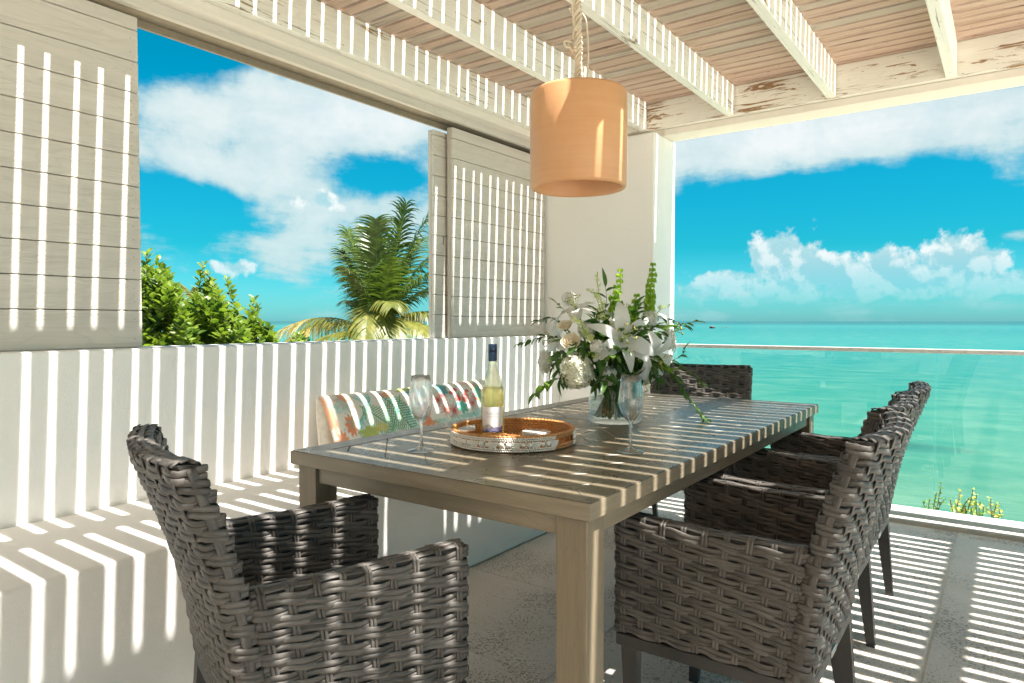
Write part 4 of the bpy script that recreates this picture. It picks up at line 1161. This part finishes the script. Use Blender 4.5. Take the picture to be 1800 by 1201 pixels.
def cluster(name, center, rad, n_, fsz, label, cat, seed, mats=('floret',), ell_=(1, 1, 1), stem=True):
    """a head of small four-petalled florets"""
    r2 = random.Random(seed); c = Vector(center); t = thing(name, label, cat, c)
    if stem: mb = MB(); mb.add(tube([p-c for p in stempath(c, seed)], .0035, 6)); newobj('stem', mb.mesh('stem', M['stem']), t)
    vs, fs = [], []
    for i in range(n_):
        zz_ = 1-2*(i+.5)/n_; a_ = i*2.39996; rr = math.sqrt(1-zz_*zz_); nrm = Vector((rr*math.cos(a_), rr*math.sin(a_), zz_))
        p = Vector((nrm.x*ell_[0], nrm.y*ell_[1], nrm.z*ell_[2]))*rad*r2.uniform(.84, 1.06); nrm = (nrm+Vector((r2.uniform(-.4, .4), r2.uniform(-.4, .4), r2.uniform(-.4, .4)))).normalized()
        b1 = nrm.orthogonal().normalized(); b2 = nrm.cross(b1); ph_ = r2.uniform(0, 6)
        for k in range(4):
            g_ = ph_+k*PI/2; u = b1*math.cos(g_)+b2*math.sin(g_); s_ = nrm.cross(u); b0 = len(vs); f_ = fsz*r2.uniform(.85, 1.15)
            vs += [p, p+u*f_*.5-s_*f_*.38+nrm*f_*.16, p+u*f_*1.0-s_*f_*.2+nrm*f_*.1, p+u*f_*1.0+s_*f_*.2+nrm*f_*.1, p+u*f_*.5+s_*f_*.38+nrm*f_*.16, p+u*f_*.55+nrm*f_*.02]
            fs += [(b0, b0+1, b0+5), (b0+1, b0+2, b0+5), (b0+2, b0+3, b0+5), (b0+3, b0+4, b0+5), (b0+4, b0, b0+5)]
    o = newobj('florets', mesh('florets', vs, fs, M[mats[0]], False), t); o['kind'] = 'stuff'
    bm_ = bmesh.new(); bmesh.ops.create_icosphere(bm_, subdivisions=2, radius=rad*.78)
    for v in bm_.verts: v.co = Vector((v.co.x*ell_[0], v.co.y*ell_[1], v.co.z*ell_[2]))
    me_ = bpy.data.meshes.new('flower_core'); bm_.to_mesh(me_); bm_.free(); me_.materials.append(M['green_petal']); newobj('flower_core', me_, t)
cluster('hydrangea', V(1013, 652, -.12), .062, 230, .0125, 'round ivory hydrangea head at the lower left front of the bouquet', 'flower', 51, ell_=(1, 1, 1.12))
cluster('stock_flower', V(1072, 662, -.13), .032, 90, .011, 'small white stock blossom hanging over the vase rim at the centre', 'flower', 52, ('petal',))
cluster('stock_flower', V(958, 636, -.02), .030, 80, .011, 'white stock spike at the far lower left of the bouquet', 'flower', 53, ('petal',), (.8, .8, 1.5))
cluster('stock_flower', V(1178, 598, -.02), .024, 60, .010, 'little white stock blossom at the right edge of the bouquet', 'flower', 54, ('petal',), (.8, .8, 1.6))
cluster('stock_flower', V(1142, 560, .0), .030, 80, .011, 'white stock blossom at the upper right of the bouquet', 'flower', 55, ('petal',), (1, 1, 1.1))
cluster('stock_flower', V(1050, 610, -.17), .024, 70, .010, 'tiny white blossom cluster beside the hydrangea, under the largest lily', 'flower', 57, ('petal',))
cluster('stock_flower', V(1000, 525, .06), .026, 70, .010, 'white blossom cluster behind the upper left lily', 'flower', 58, ('petal',))
cluster('stock_flower', V(1030, 580, .0), .032, 80, .011, 'white stock blossom between the roses and the largest lily', 'flower', 56, ('petal',), (1, 1, 1.1))
def bells(tip, base, label, seed, n_=9, sc=1.0):
    r2 = random.Random(seed); tip, base = Vector(tip), Vector(base); t = thing('bells_of_ireland', label, 'flower', tip, 0, 'lime green bell flower spikes')
    path = stempath(base, seed)[:-1]+spline([base, (base+tip)/2+Vector((r2.uniform(-.01, .01), r2.uniform(-.01, .01), 0)), tip], 5)
    mb = MB(); mb.add(tube([p-tip for p in path], .0026, 6)); newobj('stem', mb.mesh('stem', M['bells']), t)
    for i in range(n_):
        q = i/(n_-1); c = base.lerp(tip, q)-tip+Vector((r2.uniform(-.004, .004), r2.uniform(-.004, .004), 0)); sz = .0215*sc*(1-.50*q)*r2.uniform(.88, 1.12)
        mb = MB()
        for k in range(5):
            a_ = k*2*PI/5+i*.7; u = Vector((math.cos(a_), math.sin(a_), .15)).normalized(); s_ = u.orthogonal().normalized(); w_ = u.cross(s_)
            vs, fs = [], []; prf = [(.08, 0), (.30, .35), (.62, .75), (.95, .95), (1.0, 1.02)]
            for rr, xx_ in prf:
                for m_ in range(10): g_ = 2*PI*m_/10; wob = 1+.12*math.cos(g_*5); vs.append(c+u*(xx_*sz*1.1)+(s_*math.cos(g_)+w_*math.sin(g_))*rr*sz*.72*wob)
            for x_ in range(4):
                for m_ in range(10): fs.append((x_*10+m_, x_*10+(m_+1) % 10, (x_+1)*10+(m_+1) % 10, (x_+1)*10+m_))
            mb.add((vs, fs))
        newobj('calyx_whorl', mb.mesh('calyx_whorl', M['bells']), t)
bells(V(1147, 466, .02), V(1140, 560, .0), 'tallest lime green bell flower spike, at the right of the bouquet', 61, 11)
bells(V(1091, 476, .05), V(1078, 545, .05), 'slim lime green bell flower spike at the top centre', 62, 8, .9)
bells(V(1118, 520, -.04), V(1110, 565, -.06), 'short lime green bell flower spike between the two tall ones', 63, 5, .95)
def orchid(pts, label, seed, nb=9):
    r2 = random.Random(seed); pts = [Vector(p) for p in pts]; c = pts[-1]; t = thing('green_orchid_spray', label, 'flower', c)
    sp = spline(pts, 8); path = stempath(pts[0], seed)[:-1]+sp; mb = MB(); mb.add(tube([p-c for p in path], .0018, 5)); newobj('stem', mb.mesh('stem', M['bells']), t)
    for i in range(nb):
        q = i/nb; p = sp[int(q*(len(sp)-1))]; d = Vector((r2.uniform(-1, 1), r2.uniform(-1, 1), r2.uniform(-.2, .6))).normalized(); sz = .020*(1-.6*q); e = p+d*sz*.9; mb = MB(); mb.add(tube([p-c, e-c], .0009, 4))
        a1 = d.orthogonal().normalized(); a2 = d.cross(a1); vs, fs = [], []
        for k in range(5):
            a_ = k*2*PI/5+r2.uniform(-.2, .2); u = a1*math.cos(a_)+a2*math.sin(a_); s_ = d.cross(u); b0 = len(vs)
            vs += [e-c, e-c+u*sz*.5-s_*sz*.25+d*sz*.1, e-c+u*sz, e-c+u*sz*.5+s_*sz*.25+d*sz*.1]; fs.append((b0, b0+1, b0+2, b0+3))
        mb.add((vs, fs)); newobj('blossom', mb.mesh('blossom', M['green_petal']), t)
orchid([V(1070, 580, -.05), V(1060, 545, -.05), V(1050, 500, -.03), V(1050, 478, -.02)], 'thin upright lime orchid spray at the top centre-left', 71)
orchid([V(1060, 560, -.08), V(1046, 520, -.07), V(1030, 508, -.06)], 'lime orchid spray bending left above the lilies', 72, 8)
orchid([V(1040, 600, -.16), V(1020, 570, -.14), V(1000, 553, -.12)], 'lime green orchid blossoms at the front left', 73, 10)
orchid([V(1045, 620, -.17), V(1040, 600, -.17), V(1030, 590, -.16)], 'lime green orchid blossoms beside the largest lily', 75, 8)
orchid([V(1140, 570, .02), V(1160, 545, .02), V(1178, 535, .03)], 'thin budded green sprig leaning right behind the lilies', 74, 7)
def branch(pts, label, seed, nl=14, L_=.05, W_=.34, m_='leaf_dark', key='rus', droop=.2, start=0.0, name='leafy_branch', full=True, grp='green foliage branches in the vase'):
    r2 = random.Random(seed); pts = [Vector(p) for p in pts]; c = pts[0]
    t = thing(name, label, 'foliage', c, 0, grp); sp = spline(pts, 10)
    path = (stempath(pts[0], seed)[:-1] if full else [])+sp; mb = MB(); mb.add(tube([p-c for p in path], .0020, 5, [1-.6*i/len(path) for i in range(len(path))])); newobj('stem', mb.mesh('stem', M['stem']), t)
    for i in range(nl):
        q = start+(1-start)*(i+.5)/nl; k = min(int(q*(len(sp)-1)), len(sp)-2); p = sp[k]; tan = (sp[k+1]-sp[k]).normalized()
        sd = tan.cross(UP).normalized()*(1 if i % 2 else -1); d = tan*.75+sd*r2.uniform(.5, 1.0)+UP*r2.uniform(-.3-droop, .4)
        leaf_at(t, c, p, d, L_*r2.uniform(.7, 1.15)*(1-.25*q), W_, key, M[m_], r2.uniform(-.7, .7), .6)
    leaf_at(t, c, sp[-1], (sp[-1]-sp[-3]), L_*.8, W_, key, M[m_], 0, .3)
branch([V(1010, 600, .0), V(960, 592, -.03), V(915, 604, -.05)], 'long dark leafy branch reaching farthest left towards the wall', 81, 15, .050)
branch([V(1000, 590, .05), V(975, 560, .03), V(945, 566, .0)], 'dark leafy branch arching left above the farthest-left one', 82, 12, .045)
branch([V(1010, 560, .04), V(992, 545, .03), V(975, 530, .02)], 'short leafy branch at the upper left of the bouquet', 83, 6, .05, m_='leaf_mid', key='m1')
branch([V(1000, 660, -.04), V(968, 672, -.08), V(944, 692, -.10)], 'drooping branch of broad leaves at the lower left over the table', 84, 5, .080, .55, 'leaf_mid', 'broad')
branch([V(1140, 575, .0), V(1180, 572, .0), V(1222, 566, .0)], 'leafy branch pointing right across the sea view', 85, 13, .055, m_='leaf_mid', key='m1')
branch([V(1130, 560, .05), V(1165, 560, .08), V(1205, 575, .1)], 'dark leafy branch behind the one pointing right', 86, 12, .05)
branch([V(1130, 650, -.02), V(1180, 655, .0), V(1205, 690, .02), V(1235, 730, .0), V(1256, 750, -.03)], 'long trailing leafy branch hanging to the table on the right', 87, 34, .050, .28, droop=.3)
branch([V(1140, 640, .02), V(1190, 640, .06), V(1225, 665, .10), V(1240, 675, .12)], 'leafy branch over the far chair, above the trailing one', 88, 12, .052)
branch([V(1160, 640, .05), V(1195, 628, .05), V(1205, 612, .05)], 'thin curled sprig in front of the rail at the right', 89, 5, .045, .18, start=.4)
branch([V(1060, 560, .05), V(1066, 530, .05), V(1064, 505, .04)], 'upright sword-shaped dark leaves at the top centre', 90, 3, .10, .22, key='sword', start=.2)
for i in range(56):
    a_ = rb.uniform(0, 2*PI); e_ = rb.uniform(-.35, 1.15); rr = rb.uniform(.14, .25)
    c0 = VB+UP*.24; d = Vector((math.cos(a_)*math.cos(e_), math.sin(a_)*math.cos(e_), math.sin(e_)))
    branch([c0+d*.05, c0+d*rr*.6+UP*.01, c0+d*rr], 'short dark leafy sprig filling the middle of the bouquet', 100+i, 9, rb.choice([.06, .075, .088]), .42, rb.choice(['leaf_dark', 'leaf_dark', 'leaf_mid']), rb.choice(['fill_a', 'fill_b']) if False else 'fill%d' % (i % 3), grp='short filler sprigs inside the bouquet')
# a few broad leaves lying over the rim and in the water
for i, (px, py, dd) in enumerate([(1055, 690, -.1), (1090, 695, -.1), (1105, 680, -.1), (1035, 675, -.09), (1068, 680, -.11), (1140, 660, -.08), (985, 640, -.08), (990, 665, -.1), (1150, 650, -.1), (1020, 620, -.14), (1060, 640, -.15), (1085, 640, -.15)]):
    branch([V(px, py-25, dd+.03), V(px, py-12, dd), V(px+rb.uniform(-8, 8), py, dd)], 'broad dark leaf cluster folding over the vase rim', 140+i, 4, .085, .42, 'leaf_dark', 'rimleaf', full=False, name='rim_leaves')
# bare cut stems that show through the glass
st = thing('cut_stems', 'bundle of crossing green flower stems standing in the vase water', 'stems', VB)
for i in range(16):
    a_ = i*2.4; r1 = rb.uniform(.02, .085); a2_ = a_+PI+rb.uniform(-.7, .7); p0 = Vector((math.cos(a_)*r1, math.sin(a_)*r1, .02)); p1 = Vector((math.cos(a2_)*.07, math.sin(a2_)*.07, .2))
    v_, f_ = tube([p0, p0.lerp(p1, .5)+Vector((rb.uniform(-.004, .004), 0, 0)), p1], rb.uniform(.003, .0052), 7); newobj('stem', mesh('stem', v_, f_, M['stem'], True), st)

# ------------------------------------------------------------------ outside planting
def Q(px, py, d): return FW*d+RT*((px-900)/1210*d)+UP*(CH+(564-py)/1210*d)
def shrub(px0, px1, ytop, dist, label, seed, nshoot, tips, lsz=.12, m_='leaf_shrub', zb=-3.8):
    r2 = random.Random(seed); base = Q((px0+px1)/2, 564, dist); base.z = zb; t = thing('garden_shrub', label, 'shrub', base, 0, None)
    vs, fs = [], []; big = []; mb = MB()
    def leaf(p, d, L_, roll):
        d = d.normalized(); s_ = d.cross(UP+Vector((r2.uniform(-.5, .5), r2.uniform(-.5, .5), 0))); s_ = s_.normalized() if s_.length > .01 else Vector((1, 0, 0)); n_ = s_.cross(d); w_ = L_*.27; b0 = len(vs)
        vs.extend([p-base, p+d*L_*.35-s_*w_+n_*w_*.3-base, p+d*L_*.7-s_*w_*.8+n_*w_*.1-base, p+d*L_-n_*L_*.12-base, p+d*L_*.7+s_*w_*.8+n_*w_*.1-base, p+d*L_*.35+s_*w_+n_*w_*.3-base, p+d*L_*.4-base, p+d*L_*.72-n_*w_*.1-base])
        fs.extend([(b0, b0+1, b0+6), (b0+1, b0+2, b0+7, b0+6), (b0+2, b0+3, b0+7), (b0+3, b0+4, b0+7), (b0+4, b0+5, b0+6, b0+7), (b0+5, b0, b0+6)])
    def shoot(tip, ln, nl, L_):
        dirn = (UP+Vector((r2.uniform(-.55, .55), r2.uniform(-.55, .55), 0))).normalized(); b = tip-dirn*ln; mb.add(tube([b-base, tip-base], .0035, 4))
        for i in range(nl):
            q = i/nl; p = b.lerp(tip, q); a_ = i*2.4+seed; d = Vector((math.cos(a_), math.sin(a_), .55+.6*q)); leaf(p, d, L_*(1-.35*q)*r2.uniform(.75, 1.15), 0)
    for (px, py) in tips: shoot(Q(px, py, dist+r2.uniform(-.2, .2)), .55, 30, lsz)
    for i in range(nshoot):
        u = r2.random(); px = px0+(px1-px0)*u; yt = ytop(px)+r2.uniform(0, 1)**1.3*(640-ytop(px)); shoot(Q(px, yt, dist+r2.uniform(-.55, .55)), r2.uniform(.22, .42), 20, lsz*r2.uniform(.85, 1.25))
    o = newobj('foliage', mesh('foliage', vs, fs, M[m_], False), t); o['kind'] = 'stuff'
    for i in range(5): e = Q(px0+(px1-px0)*(i+.5)/5, 640, dist); mb.add(tube([Vector((r2.uniform(-.1, .1), r2.uniform(-.1, .1), 0)), (e-base)*.5+Vector((0, 0, -.2)), e-base], .03, 6))
    newobj('branches', mb.mesh('branches', M['bark']), t)
shrub(215, 330, lambda x: 470+max(0, x-285)*1.6, 6.6, 'leafy green shrub beside the left shutter, tallest at its left', 201, 180, [(262, 443), (275, 455), (290, 468), (252, 470), (300, 500)])
shrub(325, 420, lambda x: 490+abs(x-368)*1.3, 6.9, 'leafy green shrub with one tall central tip, middle of the three', 202, 140, [(360, 462), (366, 480), (398, 488), (376, 500), (345, 520)])
shrub(410, 482, lambda x: 550+abs(x-447)*.9, 7.2, 'low leafy green shrub nearest the palm, right of the three', 203, 80, [(448, 524), (455, 535), (432, 545), (420, 555), (480, 585)])
shrub(505, 545, lambda x: 585, 9.0, 'little sprig of young shrub leaves just above the wall left of the palm', 204, 5, [(522, 588), (515, 592)])
def palm(cpx, cpy, dist, fronds, label, seed, trunk=True, ls=1.0):
    r2 = random.Random(seed); c = Q(cpx, cpy, dist); base = Vector((c.x, c.y, -3.9)); t = thing('coconut_palm', label, 'palm tree', base)
    def rel(p): return p-base
    if trunk:
        pts = [Vector((0, 0, 0)), Vector((.1, .05, (c.z-base.z)*.5)), rel(c)]; v_, f_ = tube(spline(pts, 14), .14, 10, [1.3-.45*i/28 for i in range(29)]); newobj('trunk', mesh('trunk', v_, f_, M['bark'], True), t)
    for (ex, ey, dd, arch, m_, dens_, dry) in fronds:
        tip = Q(ex, ey, dist+dd); ln = (tip-c).length; mid = c.lerp(tip, .5)+UP*arch*ln
        pts = bez(c, mid, tip, 26); vs, fs = [], []; vt, ft = [], []
        rv, rf = tube([rel(p) for p in pts], .020, 5, [1-.85*i/26 for i in range(27)])
        n_ = int(54*dens_)
        for i in range(n_):
            q = .10+.90*i/n_; k = min(int(q*26), 25); p = pts[k].lerp(pts[k+1], q*26-k); tan = (pts[k+1]-pts[k]).normalized(); s0 = tan.cross(UP); s0 = s0.normalized() if s0.length > .15 else RT.copy()
            nrm = s0.cross(tan).normalized()
            L_ = ls*ln*.32*math.sin(PI*(.12+.80*q))**.6*r2.uniform(.85, 1.1)
            for sg in (-1, 1):
                d = (tan*(.55+.5*q)+s0*sg*1.0+nrm*r2.uniform(-.05, .35)).normalized(); g = Vector((0, 0, -1)); w_ = .026*r2.uniform(.8, 1.2)
                V_, F_ = (vt, ft) if (dry and q > .62 and r2.random() < .75) else (vs, fs)
                b0 = len(V_); pr = p.copy(); dc = d.copy(); wd = tan.cross(d).normalized().cross(d).normalized()
                nseg = 4
                for s_ in range(nseg+1):
                    f = s_/nseg; ww = w_*(1-f**1.6)+.002; V_ += [rel(pr)-wd*ww, rel(pr)+wd*ww]
                    dc = (dc+g*.20*(1+f*1.2)*(1.05 if arch > .12 else .95)+Vector((r2.uniform(-.05, .05), r2.uniform(-.05, .05), r2.uniform(-.05, .05)))).normalized(); pr = pr+dc*(L_/nseg)
                for s_ in range(nseg): F_.append((b0+s_*2, b0+s_*2+1, b0+s_*2+3, b0+s_*2+2))
        fr_ = newobj('frond', mesh('frond', vs, fs, M[m_], False), t); newobj('midrib', mesh('midrib', rv, rf, M['palm_yellow'] if m_ == 'palm_yellow' else M['stem'], True), fr_)
        if vt: newobj('dry_leaflets', mesh('dry_leaflets', vt, ft, M['palm_dry'], False), fr_)
D_, Y_ = 'palm_dark', 'palm_yellow'
palm(664, 592, 16, [(716, 358, -.3, .05, D_, 1.1, 0), (662, 385, -1.0, .03, D_, 1.1, 0), (785, 470, -.6, .3, D_, 1, 0), (690, 455, -1.8, .2, D_, 1, 0), (645, 400, 1.3, .04, D_, 1.0, 0), (612, 405, .2, .10, D_, 1.1, 0), (604, 470, -.7, .26, D_, 1.1, 0), (606, 530, 1.0, .34, D_, 1.0, 0),
                    (742, 420, 1.2, .16, D_, 1.0, 0), (782, 432, .3, .24, D_, 1.1, 0), (768, 505, .6, .30, D_, 1.0, 0), (752, 380, .2, .12, D_, 1, 0), (600, 440, .3, .16, D_, 1, 0),
                    (478, 590, -.6, .36, Y_, 1.2, 1), (505, 600, .9, .30, Y_, 1.0, 1), (540, 610, -1.2, .25, Y_, 1, 0), (640, 615, -2.4, .62, Y_, 1.3, 0), (700, 612, -2.0, .50, Y_, 1.2, 0), (790, 560, -.8, .34, Y_, 1.2, 0), (775, 610, -1.6, .40, Y_, 1.2, 0), (745, 560, .9, .34, Y_, 1.0, 0), (690, 540, -1.9, .42, Y_, 1.0, 0)],
     'tall coconut palm with dark upright fronds and yellowing lower fronds', 301)
palm(352, 548, 19, [(318, 500, 0, .25, Y_, .9, 0), (345, 505, -.5, .2, Y_, .9, 0), (300, 530, .4, .3, Y_, .9, 0), (395, 520, .5, .3, Y_, .9, 0), (372, 505, .8, .2, Y_, .9, 0)], 'small yellowish palm peeking out behind the shrubs at the left', 302)
palm(830, 585, 22, [(768, 552, 0, .25, Y_, .9, 0), (790, 530, .5, .2, D_, .9, 0), (770, 590, -.4, .3, D_, .9, 0), (860, 520, 0, .2, D_, .9, 0), (890, 560, 0, .25, D_, .9, 0)], 'distant palm mostly hidden behind the parked shutters', 303)
# sea grape twigs beyond the ledge
def grape(px, tips, dist, label, seed, m1='yellow_leaf'):
    r2 = random.Random(seed); base = Q(px, 940, dist); base.z = -3.8; t = thing('sea_grape_plant', label, 'plant', base); mb = MB(); b0 = Q(px, 925, dist)
    mb.add(tube([Vector((0, 0, 0)), (b0-base)*.6+RT*.05, b0-base], .012, 6))
    rnd_leaf = {}
    for m_ in (m1, 'leaf_mid'):
        L_ = .052; vs = [(0, 0, 0)]+[(L_*.5+L_*.5*math.cos(a_)*-1, L_*.42*math.sin(a_), .006*math.cos(2*a_)) for a_ in [2*PI*k/12 for k in range(12)]]; rnd_leaf[m_] = mesh('leaf', [(L_*.5, 0, -.004)]+vs[1:], [(0, k+1, (k+1) % 12+1) for k in range(12)], M[m_], True)
    for (x, y) in tips:
        e = Q(x, y, dist+r2.uniform(-.15, .15)); sp = bez(b0, b0.lerp(e, .5)+RT*r2.uniform(-.06, .06), e, 8); mb.add(tube([p-base for p in sp], .004, 5))
        for i in range(3, 9):
            for _ in range(2):
                d = Vector((r2.uniform(-1, 1), r2.uniform(-1, 1), r2.uniform(0, .8))).normalized(); o = newobj('leaf', rnd_leaf[m1 if r2.random() < .6 else 'leaf_mid'], t, sp[i]-base, orient(d, r2.uniform(-1, 1))); k_ = r2.uniform(.6, 1.1)*(1.15-.08*i); o.scale = (k_, k_*.8, k_)
    newobj('twigs', mb.mesh('twigs', M['bark']), t)
grape(1650, [(1660, 852), (1640, 880), (1665, 880), (1628, 884), (1652, 868)], 5.9, 'sparse leafy twigs behind the ledge, left end of the coastal plants', 401, 'leaf_mid')
grape(1695, [(1695, 866), (1690, 884), (1706, 882), (1676, 880), (1702, 893), (1716, 862)], 5.7, 'dense yellow-green sea grape clump behind the ledge, in the middle', 402)
grape(1728, [(1722, 872), (1730, 885), (1716, 890), (1735, 892)], 5.5, 'bright yellow sea grape sprig right of the dense clump', 403)
grape(1752, [(1748, 878), (1758, 888), (1762, 896), (1740, 895)], 5.4, 'thin yellow twigs at the right end of the coastal plants', 404)
